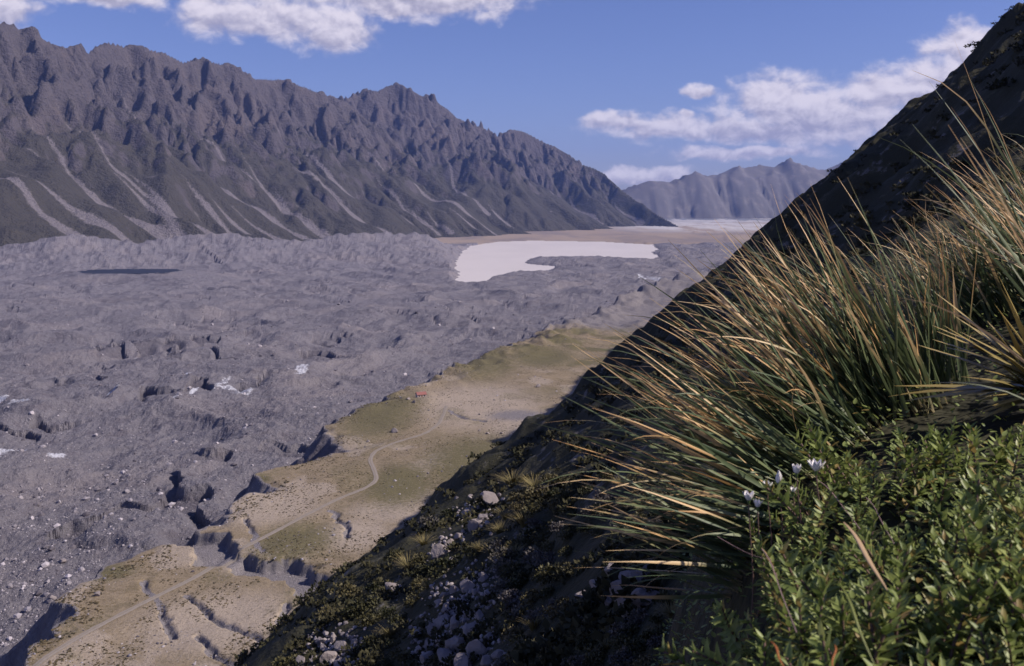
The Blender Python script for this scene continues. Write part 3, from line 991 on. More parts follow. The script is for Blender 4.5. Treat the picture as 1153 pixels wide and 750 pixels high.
ROCKS = []
m, t, bs = new_mat('boulder_stone')
p = t.node('ShaderNodeTexCoord').outputs['Object']
oi = t.node('ShaderNodeObjectInfo').outputs['Random']
n = t.noise(p, 2.5, 5, .65)
n2 = t.noise(p, 11., 4, .65)
c = t.mix(n, (.16, .138, .145), (.29, .252, .258))
c = t.mix(t.m('MULTIPLY', t.ss(n2, .55, .7), .5), c, (.16, .145, .14))
c = t.mix(t.m('MULTIPLY', oi, .5), c, (.30, .25, .235))
t.put(bs.inputs['Base Color'], c)
bump(t, bs, t.m('ADD', n, t.m('MULTIPLY', n2, .4)), .7, .12)
M_ROCK = m
for i in range(7):
    co, fc = rock_mesh('boulder', 500 + i, 3, 9, .05)
    me = mesh_np('boulder', co, fc, smooth=False); me.materials.append(M_ROCK)
    ROCKS.append(me)


def scatter_mesh(name, protos, P_, S_, A_, mat, tilt=.3, seed=1, attrs=True, **props):
    """many small copies joined into one mesh"""
    rg = np.random.default_rng(seed)
    vs, fs_, rn = [], [], []
    off = 0
    which = rg.integers(0, len(protos), len(P_))
    for j, (co, fc) in enumerate(protos):
        k = np.nonzero(which == j)[0]
        if not len(k):
            continue
        ca, sa = np.cos(A_[k]), np.sin(A_[k])
        x = co[None, :, 0] * ca[:, None] - co[None, :, 1] * sa[:, None]
        y = co[None, :, 0] * sa[:, None] + co[None, :, 1] * ca[:, None]
        z = np.broadcast_to(co[None, :, 2], x.shape)
        v = np.stack([x, y, z], -1) * S_[k][:, None, None] + P_[k][:, None, :]
        f = fc[None] + (np.arange(len(k)) * len(co))[:, None, None] + off
        vs.append(v.reshape(-1, 3)); fs_.append(f.reshape(-1, fc.shape[1]))
        rn.append(np.repeat(rg.random(len(k)), len(co)))
        off += len(k) * len(co)
    me = mesh_np(name, np.concatenate(vs), np.concatenate(fs_), dict(rnd=np.concatenate(rn)), smooth=False)
    return link(name, me, mat, **props)


# rubble lying all over the glacier
m, t, bs = new_mat('glacier_stones')
r_ = t.attr('rnd')
t.put(bs.inputs['Base Color'], t.mix(r_, (.08, .07, .085), (.44, .40, .44)))
M_STONE = m
low = [rock_mesh('s', 600 + i, 1, 6, .2) for i in range(4)]
N = 32000
ys = 1 / np.sqrt(rng.uniform(1 / 2600 ** 2, 1 / 480 ** 2, N)); us = rng.uniform(-.56, .2, N)
xs = us * ys
g_ = ground(xs, ys, True)
ok = (~g_['ter']) & (~g_['hill']) & (g_['s'] < -25) & (fbm(xs / 60, ys / 60, 3, 71) > -.35)
xs, ys, zs = xs[ok], ys[ok], g_['z'][ok]
sz_ = np.minimum(rng.pareto(2.2, len(xs)) * .30 + .28, 3.0) * (.7 + ys / 2000)
rub = scatter_mesh('rubble', low, np.stack([xs, ys, zs + sz_ * .15], -1), sz_, rng.uniform(0, 6.28, len(xs)), M_STONE, kind='stuff')
rub.parent = glacier_o

# ---- low scrub dotted over the terrace
m, t, bs = new_mat('terrace_scrub_leaves')
r_ = t.attr('rnd')
t.put(bs.inputs['Base Color'], t.mix(t.ss(r_, .2, .9), (.045, .038, .022), (.12, .09, .05)))
M_SCRUBT = m
tuft = []
for i in range(3):
    co, fc = rock_mesh('t', 640 + i, 1, 2, .5)
    co = co * np.array([1.0, .8, .55]); tuft.append((co, fc))
N = 44000
ys = 1 / rng.uniform(1 / 1150, 1 / 300, N); xs = np.interp(ys, EY, EX) + rng.uniform(0, 1, N) * (160 + .02 * ys)
g_ = ground(xs, ys, True)
dn = fbm(xs / 40, ys / 40, 3, 73) + .25 * fbm(xs / 9, ys / 9, 2, 74)
near_rim = g_['s'] < 16
ok = g_['ter'] & (g_['tk'] > 3) & ((dn > .02) | near_rim & (dn > -.3)) & (rng.random(N) < np.where(near_rim, 1, .75)) & (g_['gul'] < .3)
xs, ys, zs = xs[ok], ys[ok], g_['z'][ok]
sz_ = (.18 + .5 * rng.random(len(xs)) ** 2.2) * np.where(g_['s'][ok] < 16, 1.4, 1.0)
scatter_mesh('terrace_scrub', tuft, np.stack([xs, ys, zs + .1 * sz_], -1), sz_, rng.uniform(0, 6.28, len(xs)), M_SCRUBT, kind='stuff', label='low dark scrub dotted over the dry terrace', category='scrub')


# stones lying about on the terrace
N = 9000
ys = 1 / rng.uniform(1 / 1150, 1 / 300, N); xs = np.interp(ys, EY, EX) + rng.uniform(0, 1, N) * (160 + .02 * ys)
g_ = ground(xs, ys, True)
dn = fbm(xs / 35, ys / 50, 4, 111) + .5 * fbm(xs / 12, ys / 12, 2, 114)
ok = g_['ter'] & (g_['tk'] > 2) & ((dn > .12) | (g_['gul'] > .5) | (g_['s'] < 9))
xs, ys, zs = xs[ok], ys[ok], g_['z'][ok]
sz_ = np.minimum(.14 + rng.pareto(2.4, len(xs)) * .18, 1.1)
ts_ = scatter_mesh('terrace_stones', low, np.stack([xs, ys, zs + .1 * sz_], -1), sz_, rng.uniform(0, 6.28, len(xs)), M_STONE, kind='stuff')
ts_.parent = terrace_o

# ---- leafy shrub, grass tuft: built once each, copied over the slope
def leaf_cloud(seed, n, rx, rz, leaf):
    rg = np.random.default_rng(seed)
    # several lobes, leaves on and inside each of them
    lob = [(0, 0, .45, .75)] + [(rg.uniform(-.6, .6), rg.uniform(-.6, .6), rg.uniform(.2, .55), rg.uniform(.3, .55)) for _ in range(7)]
    v, f, sh = [], [], []
    for i in range(n):
        lx, ly, lz, lr = lob[rg.integers(len(lob))]
        d = rg.normal(size=3); d /= np.linalg.norm(d); d[2] = abs(d[2]) * 1.0 - .15
        q = np.array([lx, ly, lz]) + d * lr * rg.uniform(.72, 1.06)
        q = q * np.array([rx, rx, rz])
        a = rg.normal(size=3) + d * 1.2; a /= np.linalg.norm(a)
        b = np.cross(a, rg.normal(size=3)); b /= np.linalg.norm(b) + 1e-9
        L = leaf * rg.uniform(.7, 1.4); w = L * .33
        k = len(v)
        v += [q - b * w * .3, q + a * L * .5 - b * w, q + a * L, q + a * L * .5 + b * w]
        f.append((k, k + 1, k + 2, k + 3)); sh += [rg.random()] * 4
    return np.array(v), np.array(f), np.array(sh)


def mat_leaf(name, c0, c1, c2):
    m, t, bs = new_mat(name)
    r_ = t.attr('rnd'); o_ = t.node('ShaderNodeObjectInfo').outputs['Random']
    c = t.mix(r_, c0, c1)
    c = t.mix(t.m('MULTIPLY', t.ss(o_, .3, 1.0), .8), c, c2)
    t.put(bs.inputs['Base Color'], c)
    bs.inputs['Roughness'].default_value = .55
    return m


M_SHRUB = [mat_leaf('shrub_leaves_dark', (.020, .024, .011), (.055, .055, .024), (.08, .072, .036)),
           mat_leaf('shrub_leaves_olive', (.042, .040, .018), (.10, .088, .040), (.13, .105, .056)),
           mat_leaf('shrub_leaves_grey', (.055, .05, .043), (.13, .115, .10), (.09, .078, .082))]
SHRUB = []
for i in range(6):
    v, f, sh = leaf_cloud(700 + i, 620, 1.0, .8, .16)
    me = mesh_np('shrub', v, f, dict(rnd=sh), smooth=False)
    SHRUB.append(me)


def tuft_mesh(seed, n, L, w, spread):
    rg = np.random.default_rng(seed)
    v, f, tt_, rn = [], [], [], []
    for i in range(n):
        a = rg.uniform(0, 6.283); r = rg.uniform(0, .16)
        d = np.array([math.cos(a) * spread * rg.uniform(.2, 1.2), math.sin(a) * spread * rg.uniform(.2, 1.2), 1.0]); d /= np.linalg.norm(d)
        side = np.array([-math.sin(a), math.cos(a), 0]) * w
        l = L * rg.uniform(.6, 1.1); q = np.array([math.cos(a) * r, math.sin(a) * r, -.05])
        k = len(v); r0 = rg.random()
        for s in range(4):
            tq = s / 3
            c = q + d * l * tq + np.array([math.cos(a), math.sin(a), -1.1]) * l * .28 * tq * tq
            ww = side * (1 - .85 * tq)
            v += [c - ww, c + ww]; tt_ += [tq, tq]; rn += [r0, r0]
        for s in range(3):
            f.append((k + 2 * s, k + 2 * s + 1, k + 2 * s + 3, k + 2 * s + 2))
    return np.array(v), np.array(f), np.array(tt_), np.array(rn)


m, t, bs = new_mat('dry_tuft_blades')
c = t.mix(t.attr('t'), (.09, .085, .03), (.26, .20, .09))
c = t.mix(t.m('MULTIPLY', t.attr('rnd'), .6), c, (.17, .14, .06))
t.put(bs.inputs['Base Color'], c)
bs.inputs['Roughness'].default_value = .6
M_TUFT = m
TUFT = []
for i in range(3):
    v, f, tq, rn = tuft_mesh(720 + i, 130, 1.0, .018, .75)
    me = mesh_np('grass_tuft', v, f, dict(t=tq, rnd=rn), smooth=False); me.materials.append(M_TUFT)
    TUFT.append(me)


def place(name, me, q, size, sink=.1, rot=None, flat=(1, 1, 1), mat=None, **props):
    o = bpy.data.objects.new(name, me)
    COL.objects.link(o)
    o.location = (q[0], q[1], q[2] - sink * size)
    o.rotation_euler = rot or (random.uniform(-.2, .2), random.uniform(-.2, .2), random.uniform(0, 6.28))
    o.scale = (size * flat[0], size * flat[1], size * flat[2])
    if mat is not None:
        o.material_slots[0].link = 'OBJECT'; o.material_slots[0].material = mat
    for k, v in props.items():
        o[k] = v
    return o


for me in SHRUB:
    me.materials.append(M_SHRUB[0])


def ground_hit_list(spots):
    return [at(px, py, 7.7) for px, py in spots]


rr_ = random.Random(31)
# boulders in the photograph, by cluster: pixel x, pixel y, width in pixels
B_SCREE = [(528, 655, 22), (544, 647, 16), (512, 663, 14), (500, 668, 13), (519, 677, 20), (503, 684, 18), (497, 697, 24), (514, 700, 24), (530, 708, 28), (540, 690, 14), (489, 706, 20), (500, 718, 22), (518, 722, 30), (538, 728, 34), (486, 725, 20),
           (505, 738, 34), (525, 742, 30), (552, 715, 16), (480, 740, 24), (549, 668, 14), (535, 665, 12), (470, 712, 14), (560, 735, 20), (493, 676, 12), (526, 690, 14), (476, 728, 14), (548, 742, 24)]
B_LOW = [(362, 720, 16), (376, 717, 13), (386, 726, 18), (370, 738, 20), (392, 742, 16), (352, 740, 14), (340, 742, 16), (380, 746, 18), (365, 728, 14), (400, 722, 10)]
B_RIM = [(553, 558, 26), (527, 578, 16), (536, 588, 22), (545, 582, 14), (515, 602, 14), (497, 618, 26), (506, 610, 12), (442, 660, 24), (530, 572, 12)]
B_OUT = [(690, 640, 40), (715, 650, 50), (735, 638, 34), (703, 665, 36), (674, 655, 28), (728, 668, 38), (688, 672, 28), (660, 668, 22)]
B_TER = [(444, 484, 9), (415, 496, 5), (521, 526, 7), (549, 487, 5), (606, 434, 6), (70, 630, 9), (460, 448, 6), (466, 452, 5), (540, 466, 4), (58, 672, 10), (110, 668, 9), (128, 640, 6), (540, 484, 4), (565, 487, 4), (574, 500, 5), (582, 505, 5), (570, 508, 4), (590, 498, 4)]


def boulders(spots, what, group, y0=7.7, labels=None):
    hits = at_many([(px, py + w * .3) for px, py, w in spots], y0, 2000.0, 900)
    x0, x1 = min(p[0] for p in spots), max(p[0] for p in spots); z0, z1 = min(p[1] for p in spots), max(p[1] for p in spots)
    ws = sorted(p[2] for p in spots)
    for i, (px, py, w) in enumerate(spots):
        q = hits[i]
        s = .5 * w / F * q.y * rr_.uniform(1.0, 1.3)
        if labels:
            lab = labels[i]
        else:
            k = ws.index(w) / len(ws)
            sz = 'small' if k < .34 else ('large' if k > .7 else 'middle sized')
            fx, fy = (px - x0) / (x1 - x0), (py - z0) / (z1 - z0)
            vert = 'upper' if fy < .34 else ('lower' if fy > .67 else 'middle')
            hor = 'left' if fx < .34 else ('right' if fx > .67 else 'central')
            lab = what % (sz, vert + ' ' + hor)
        place('boulder', ROCKS[rr_.randrange(7)], q, s, -.25, rot=(rr_.uniform(-.5, .5), rr_.uniform(-.5, .5), rr_.uniform(0, 6.28)), flat=(1, rr_.uniform(.75, 1.1), rr_.uniform(.8, 1.15)), label=lab, category='boulder', group=group)


boulders(B_SCREE, '%s angular boulder, %s part of the scree pile', 'boulders of the scree pile')
boulders(B_LOW, '%s pale boulder in the %s part of the heap at the bottom edge', 'boulders of the low heap')
boulders(B_RIM, '', 'boulders along the scrubby crest', labels=['big blocky boulder at the top of the scrubby crest', 'boulder left of the pair below the crest top', 'larger of the two boulders below the crest top', 'boulder right of the pair below the crest top',
         'small boulder halfway along the scrubby crest', 'big flat boulder on the middle of the scrubby crest', 'small boulder touching the big flat one on the crest', 'lone pale boulder amid dark shrubs above the low heap', 'tiny boulder just under the crest top'])
boulders(B_OUT, '%s bluish grey boulder in the %s part of the shaded outcrop', 'boulders of the shaded outcrop', 9.0)
boulders(B_TER, '', 'boulders on the terrace', 200.0, labels=['pale boulder on the green patch left of the track below the hut', 'small boulder left of the green patch near the rim', 'dark boulder standing alone in the middle of the flat', 'small boulder right of the track at the edge of the pale gravel',
         'boulder near the far end of the flat under the hillside', 'boulder on the rim above the lower left corner', 'boulder just left of the hut', 'boulder between the hut and its rim', 'tiny boulder in the pale gravel right of the hut', 'boulder at the lower left corner below the rim scrub',
         'boulder in the green patch at the lower left rim', 'boulder above the green patch at the lower left rim', 'left of two tiny boulders at the pale gravel', 'right of two tiny boulders at the pale gravel', 'upper boulder of the stony patch under the hillside', 'right boulder of the stony patch under the hillside',
         'lower boulder of the stony patch under the hillside', 'far right boulder of the stony patch under the hillside'])

# loose small stones filling the scree between the boulders
pxs = []
srg = np.random.default_rng(91)
for (cl, n_) in ((B_SCREE, 520), (B_LOW, 200), (B_RIM, 120)):
    for _ in range(n_):
        b_ = cl[srg.integers(len(cl))]
        pxs.append((b_[0] + srg.normal() * 11, b_[1] + srg.normal() * 9))
hits = at_many(pxs, 7.7, 400.0, 700)
hp = np.array([tuple(h) for h in hits]); sz_ = hp[:, 1] / F * srg.uniform(1.2, 4.2, len(hp))
hp[:, 2] += sz_ * .2
sm_ = [rock_mesh('s', 680 + i, 2, 7, .08) for i in range(4)]
m, t, bs = new_mat('scree_stones')
t.put(bs.inputs['Base Color'], t.mix(t.attr('rnd'), (.16, .138, .145), (.36, .315, .32)))
scatter_mesh('scree_rubble', sm_, hp, sz_, srg.uniform(0, 6.28, len(hp)), m, kind='stuff', label='small loose stones of the scree between the boulders', category='rubble')

# shrubs on the slope below the camera, one by one: jittered over the part of the slope in view
def on_slope(px, py):
    lx = 900 - 1.153 * (py - 228)
    return px > lx + 6


n_sh = 0
cells = []
for py in range(545, 756, 17):
    for px in range(300, 850, 19):
        cells.append((px + rr_.uniform(-8, 8), py + rr_.uniform(-7, 7)))
rr_.shuffle(cells)
avoid = [(b[0], b[1], b[2]) for b in B_SCREE + B_LOW + B_RIM + B_OUT]
LAND = [(515, 700, 'the scree pile'), (372, 732, 'the low stone heap'), (703, 655, 'the shaded outcrop'), (553, 558, 'the blocky crest boulder'), (497, 618, 'the flat crest boulder'), (442, 660, 'the lone pale boulder'), (640, 600, 'the hanging grass tips'), (640, 745, 'the bottom edge'), (845, 700, 'the leafy shrubs')]


def where(px, py):
    d = sorted((math.hypot(px - a, py - b), a, b, n) for a, b, n in LAND)[0]
    a = math.degrees(math.atan2(d[2] - py, px - d[1])) % 360
    w = ['right of', 'up right of', 'above', 'up left of', 'left of', 'down left of', 'below', 'down right of'][int((a + 22.5) // 45) % 8]
    return ('close ' if d[0] < 45 else 'well ') + w + ' ' + d[3]


kept = 0
cand = [c for c in cells if on_slope(*c) and not any(abs(c[0] - a) < w * .5 + 7 and abs(c[1] - b) < w * .5 + 7 for a, b, w in avoid)]
hits = at_many(cand, 4.0, 400.0, 900)
for (px, py), q in zip(cand, hits):
    if kept >= 260:
        break
    if q.y > 140 or q.y < 12 and rib_m(np.array([q.x]), np.array([q.y]))[0] > .35:
        continue
    s = rr_.uniform(11, 22) / F * q.y
    k = rr_.random()
    big = 'large' if s * F / q.y > 17 else 'small'
    if k < .18:
        place('grass_tuft', TUFT[rr_.randrange(3)], q, s * 1.3, .02, label=big + ' golden grass tuft ' + where(px, py), category='grass tuft', group='grass tufts on the slope')
    else:
        kind = 0 if k < .55 else (1 if k < .85 else 2)
        place('shrub', SHRUB[rr_.randrange(6)], q, s, .15, mat=M_SHRUB[kind], label=big + [' dark green shrub ', ' olive brown shrub ', ' grey twiggy shrub '][kind] + where(px, py), category='shrub', group='shrubs on the slope below')
    kept += 1
print('slope shrubs', kept)

# scrub cover further along the hillside: nobody could count it
m, t, bs = new_mat('hillside_scrub_leaves')
r_ = t.attr('rnd')
t.put(bs.inputs['Base Color'], t.mix(r_, (.018, .019, .010), (.060, .054, .028)))
M_SCRUBH = m
N = 9000
ys = np.exp(rng.uniform(math.log(9), math.log(450), N)); us = rng.uniform(-.35, .62, N)
xs = us * ys
g_ = ground(xs, ys, True)
mm = rib_m(xs, ys)
ok = g_['hill'] & (mm < .15) & (fbm(xs / 12, ys / 12, 3, 76) > -.05)
xs, ys, zs = xs[ok], ys[ok], g_['z'][ok]
lc = []
for i in range(4):
    v, f, sh = leaf_cloud(760 + i, 48, 1.0, .7, .34)
    lc.append((v, f))
sz_ = rng.uniform(.3, 1.0, len(xs)) * np.clip(.25 + ys / 90, .25, 1.9)
scatter_mesh('hillside_scrub', lc, np.stack([xs, ys, zs - .15 * sz_], -1), sz_, rng.uniform(0, 6.28, len(xs)), M_SCRUBH, kind='stuff', label='dark low scrub covering the steep hillside', category='scrub')

# ---- small hut with a red roof at the rim of the terrace
q = at(474, 447, 300)
hut = empty('hut', (q.x, q.y, q.z - .15), label='small hut with red roof and pale walls at the rim of the terrace', category='hut')
hut.rotation_euler = (0, 0, R(24))


def box(name, x0, x1, y0, y1, z0, z1, mat, parent):
    v = np.array([(x, y, z) for z in (z0, z1) for y in (y0, y1) for x in (x0, x1)], float)
    f = np.array([(0, 2, 3, 1), (4, 5, 7, 6), (0, 1, 5, 4), (2, 6, 7, 3), (0, 4, 6, 2), (1, 3, 7, 5)])
    return link(name, mesh_np(name, v, f, smooth=False), mat, parent)


def flat_mat(name, col, rough=.7, var=.2, scale=3.0):
    m, t, bs = new_mat(name)
    n = t.noise(t.node('ShaderNodeTexCoord').outputs['Object'], scale, 4, .6)
    t.put(bs.inputs['Base Color'], t.mix(n, tuple(c * (1 - var) for c in col), tuple(c * (1 + var) for c in col)))
    bs.inputs['Roughness'].default_value = rough
    return m


M_RED = flat_mat('red_painted_iron', (.27, .115, .105)); M_WALL = flat_mat('pale_hut_boards', (.42, .36, .36))
M_DARK = flat_mat('dark_window_glass', (.03, .035, .045), .15); M_DOOR = flat_mat('brown_door', (.16, .09, .06))
L_, D_, H_ = 3.6, 2.3, 2.4
pv = [(-L_, -D_, 0), (L_, -D_, 0), (L_, D_, 0), (-L_, D_, 0), (-L_, -D_, H_), (L_, -D_, H_), (L_, D_, H_), (-L_, D_, H_), (-L_, 0, H_ + 1.6), (L_, 0, H_ + 1.6)]
me = bpy.data.meshes.new('wall')
me.from_pydata(pv, [], [(0, 1, 5, 4), (1, 2, 6, 9, 5), (2, 3, 7, 6), (3, 0, 4, 8, 7)])
link('wall', me, M_WALL, hut)
for sgn in (-1, 1):
    e = .35; zt_ = H_ + 1.66; ze = H_ - .2
    v = [(-L_ - e, 0, zt_), (L_ + e, 0, zt_), (L_ + e, sgn * (D_ + e), ze), (-L_ - e, sgn * (D_ + e), ze)]
    v += [(a, b, c + .09) for a, b, c in v]
    me = bpy.data.meshes.new('roof_sheet')
    me.from_pydata(v, [], [(0, 1, 2, 3), (7, 6, 5, 4), (0, 4, 5, 1), (1, 5, 6, 2), (2, 6, 7, 3), (3, 7, 4, 0)])
    link('roof_sheet', me, M_RED, hut)
box('door', -.5, .5, -D_ - .05, -D_ + .02, 0, 2.0, M_DOOR, hut)
box('window', -2.6, -1.5, -D_ - .05, -D_ + .02, .9, 1.8, M_DARK, hut)
box('window', 1.5, 2.6, -D_ - .05, -D_ + .02, .9, 1.8, M_DARK, hut)
box('chimney', 2.2, 2.7, .3, .8, H_ + .8, H_ + 2.5, M_WALL, hut)
# ================================================================== foreground plants
def blade_proto(seed, bend, twist, w, seg=11, kink=0.0, hook=0.0):
    """a leaf blade along +Z of length 1, bending towards +X, V-shaped in section"""
    rg = np.random.default_rng(seed)
    v, f, tq = [], [], []
    x = z = 0.0; ang = 0.0
    pts_ = []
    for s in range(seg + 1):
        q = s / seg
        pts_.append((x, z, ang))
        ang += (bend * (0.35 + 1.3 * q) + hook * max(0, q - .62) * 6) / seg + rg.normal() * .02
        x += math.sin(ang) / seg; z += math.cos(ang) / seg
    for s, (px_, pz_, an) in enumerate(pts_):
        q = s / seg
        ww = w * (1 - .15 * q) * (1 - max(0, q - .55) / .45 * .93)
        tw = twist * q
        n = (math.cos(an), 0, -math.sin(an))
        for e, dep in ((-1, .0), (0, -.45), (1, .0)):
            sy_ = e * ww * math.cos(tw); sn = e * ww * math.sin(tw) + dep * ww
            v.append((px_ + n[0] * sn, sy_, pz_ + n[2] * sn)); tq.append(q)
        if s:
            k = 3 * s
            f += [(k - 3, k - 2, k + 1, k), (k - 2, k - 1, k + 2, k + 1)]
    return np.array(v), np.array(f), np.array(tq)


def mat_blade(name, obj_rand):
    m, t, bs = new_mat(name)
    r_ = t.node('ShaderNodeObjectInfo').outputs['Random'] if obj_rand else t.attr('rnd')
    q = t.attr('t')
    g = t.mix(t.ss(t.m('FRACT', t.m('MULTIPLY', r_, 7.13)), 0, 1), (.070, .105, .055), (.15, .18, .085))
    straw = t.mix(t.m('FRACT', t.m('MULTIPLY', r_, 13.7)), (.56, .32, .13), (.80, .58, .33))
    # where a blade has dried: from its tip down, more or less far; some are dead all along
    dry = t.ss(t.m('ADD', q, t.m('MULTIPLY', t.m('SUBTRACT', r_, .5), 1.05)), .66, 1.0)
    c = t.mix(dry, g, straw)
    c = t.mix(t.m('MULTIPLY', t.ss(q, .14, .0), .8), c, (.42, .33, .20))
    n = t.noise(t.node('ShaderNodeTexCoord').outputs['Object'], 14., 3, .6)
    c = t.mix(t.m('MULTIPLY', t.ss(n, .52, .75), .35), c, (.22, .12, .06))
    t.put(bs.inputs['Base Color'], c)
    bs.inputs['Roughness'].default_value = .48
    bs.inputs['Specular IOR Level'].default_value = .32
    tr = t.node('ShaderNodeBsdfTranslucent'); t.put(tr.inputs[0], c)
    mx_ = t.node('ShaderNodeMixShader'); mx_.inputs[0].default_value = .22
    t.l.new(bs.outputs[0], mx_.inputs[1]); t.l.new(tr.outputs[0], mx_.inputs[2])
    out_ = [n_ for n_ in t.n if n_.type == 'OUTPUT_MATERIAL'][0]
    t.l.new(mx_.outputs[0], out_.inputs[0])
    return m


M_BLADE, M_BLADES = mat_blade('tussock_blade', True), mat_blade('tussock_blade_mass', False)
BL = []
for i in range(22):
    bend = [.05, .12, .2, .32, .5, .9][i % 6]
    BL.append(blade_proto(800 + i, bend, random.uniform(-1.4, 1.4), .0066, hook=(1.5 if i % 11 == 10 else (.35 if i % 4 == 0 else 0))))
BLM = []
for v, f, q in BL:
    me = mesh_np('blade', v, f, dict(t=q), smooth=True); me.materials.append(M_BLADE); BLM.append(me)


def blade_matrix(rg, a0, a1, dep, L, wsc, sag):
    """a: direction in the picture plane in degrees (90 up, 180 left)"""
    a = R(rg.uniform(a0, a1))
    d = np.array([math.cos(a), rg.normal() * dep, math.sin(a)]); d /= np.linalg.norm(d)
    g = np.array([-.35, 0, -.7]) * sag + rg.normal(size=3) * .45
    x = g - d * (g @ d); x /= np.linalg.norm(x) + 1e-9
    y = np.cross(d, x)
    return np.stack([x * L, y * L * wsc, d * L], 1)      # columns


def tussock(base, specs, n_obj, n_mass, rad, label, group='tall tussock grasses in the foreground', wmul=1.0, seed=0, zoff=0.0):
    """specs: list of (weight, a0, a1, depth spread, len0, len1)"""
    rg = np.random.default_rng(seed)
    root = empty('tussock_grass', base, label=label, category='grass', group=group)
    wts = np.array([s[0] for s in specs], float); wts /= wts.sum()
    mass_v, mass_f, mass_t, mass_r = [], [], [], []
    off = 0
    for i in range(n_obj + n_mass):
        _, a0, a1, dep, l0, l1 = specs[rg.choice(len(specs), p=wts)]
        L = l0 + (l1 * 1.1 - l0) * rg.random() ** .9
        Mx = blade_matrix(rg, a0, a1, dep, L, rg.uniform(.7, 1.35) * wmul / max(L, .35) * .8, 1.0)
        rr0 = rad * math.sqrt(rg.random()); th = rg.uniform(0, 6.28)
        lx_, ly_ = rr0 * math.cos(th), rr0 * math.sin(th) * .9
        gz_ = float(gnear(base[0] + lx_, base[1] + ly_)) - base[2]
        l = np.array([lx_, ly_, gz_ - .02])
        j = rg.integers(len(BL))
        if i < n_obj:
            o = bpy.data.objects.new('blade', BLM[j]); COL.objects.link(o); o.parent = root
            m4 = Matrix.Identity(4)
            for r in range(3):
                for c in range(3):
                    m4[r][c] = float(Mx[r, c])
                m4[r][3] = float(l[r])
            o.matrix_local = m4
        else:
            v, f, q = BL[j]
            mass_v.append(v @ Mx.T + l); mass_f.append(f + off); mass_t.append(q); mass_r.append(np.full(len(q), rg.random())); off += len(v)
    if n_mass:
        me = mesh_np('blade_mass', np.concatenate(mass_v), np.concatenate(mass_f), dict(t=np.concatenate(mass_t), rnd=np.concatenate(mass_r)))
        link('blade_mass', me, M_BLADES, root, kind='stuff')
    return root


def gpt(px, Y):
    X = (px - CX) / F * Y
    return (X, Y, float(gnear(X, Y)))


# pixel x of the base, distance, blade directions
T = [
    (866, 2.75, [(3, 146, 168, .25, .25, .56), (1.0, 164, 178, .2, .22, .44)], 130, 60, .09, 'lowest tussock clump, its straw blades hanging out left over the dark slope'),
    (893, 3.0, [(3, 137, 156, .25, .35, .74), (1, 125, 145, .3, .3, .62)], 140, 70, .11, 'tussock clump fanning up to the left, just behind the white flowers'),
    (938, 3.2, [(3, 128, 150, .25, .35, .76), (1, 112, 135, .3, .3, .66)], 140, 80, .12, 'dense green and straw tussock in the middle of the grass bank'),
    (980, 3.35, [(3, 118, 138, .25, .35, .80), (1, 102, 125, .3, .3, .7)], 140, 80, .12, 'tussock with reddish tips standing out against the dark hillside'),
    (1022, 3.4, [(3, 108, 130, .25, .35, .80), (1, 92, 120, .3, .3, .66)], 130, 80, .12, 'upright tussock right of the middle of the grass bank'),
    (1064, 3.5, [(3, 88, 112, .2, .3, .62), (1, 78, 108, .3, .25, .5)], 70, 30, .08, 'thin upright tussock with vertical blades beside the dark gap'),
    (965, 4.0, [(3, 118, 145, .3, .35, .66)], 60, 70, .20, 'tussock at the back of the grass bank, mostly hidden behind others'),
    (1075, 4.4, [(3, 105, 140, .3, .3, .60)], 70, 90, .22, 'brownish tussock at the back below the dark hillside'),
    (1130, 4.5, [(3, 100, 140, .3, .3, .62)], 90, 100, .22, 'tall brown tussock near the right edge at the back'),
    (1190, 4.4, [(3, 108, 145, .3, .35, .72)], 90, 110, .22, 'tussock at the right edge leaning left, upper part of the bank'),
    (1240, 4.8, [(3, 105, 140, .3, .35, .8)], 60, 110, .25, 'tussock beyond the right edge with tips reaching into view'),
    (1175, 5.4, [(3, 95, 135, .3, .3, .55)], 50, 110, .30, 'rearmost tussock at the top of the bank on the right'),
    (1290, 3.9, [(3, 118, 145, .3, .4, .8)], 60, 80, .2, 'tussock outside the right edge sending long blades into view'),
]
for i, (px, Y, sp, no, nm, rad, lab) in enumerate(T):
    tussock(gpt(px, Y), sp, int(no * .85), int(nm * .4), rad * 1.1, lab, seed=900 + i)
# a few stray blades close to the lens on the right, out of focus
tussock(gpt(1330, 2.1), [(1, 110, 130, .12, .6, .95)], 14, 0, .05, 'few blurred grass blades close to the camera at the upper right edge', seed=940, wmul=.7)

tussock(gpt(1215, 3.4), [(1, 98, 116, .12, .85, 1.1)], 9, 0, .06, 'tall thin stems rising against the dark hill at the upper right edge', seed=941, wmul=.6)

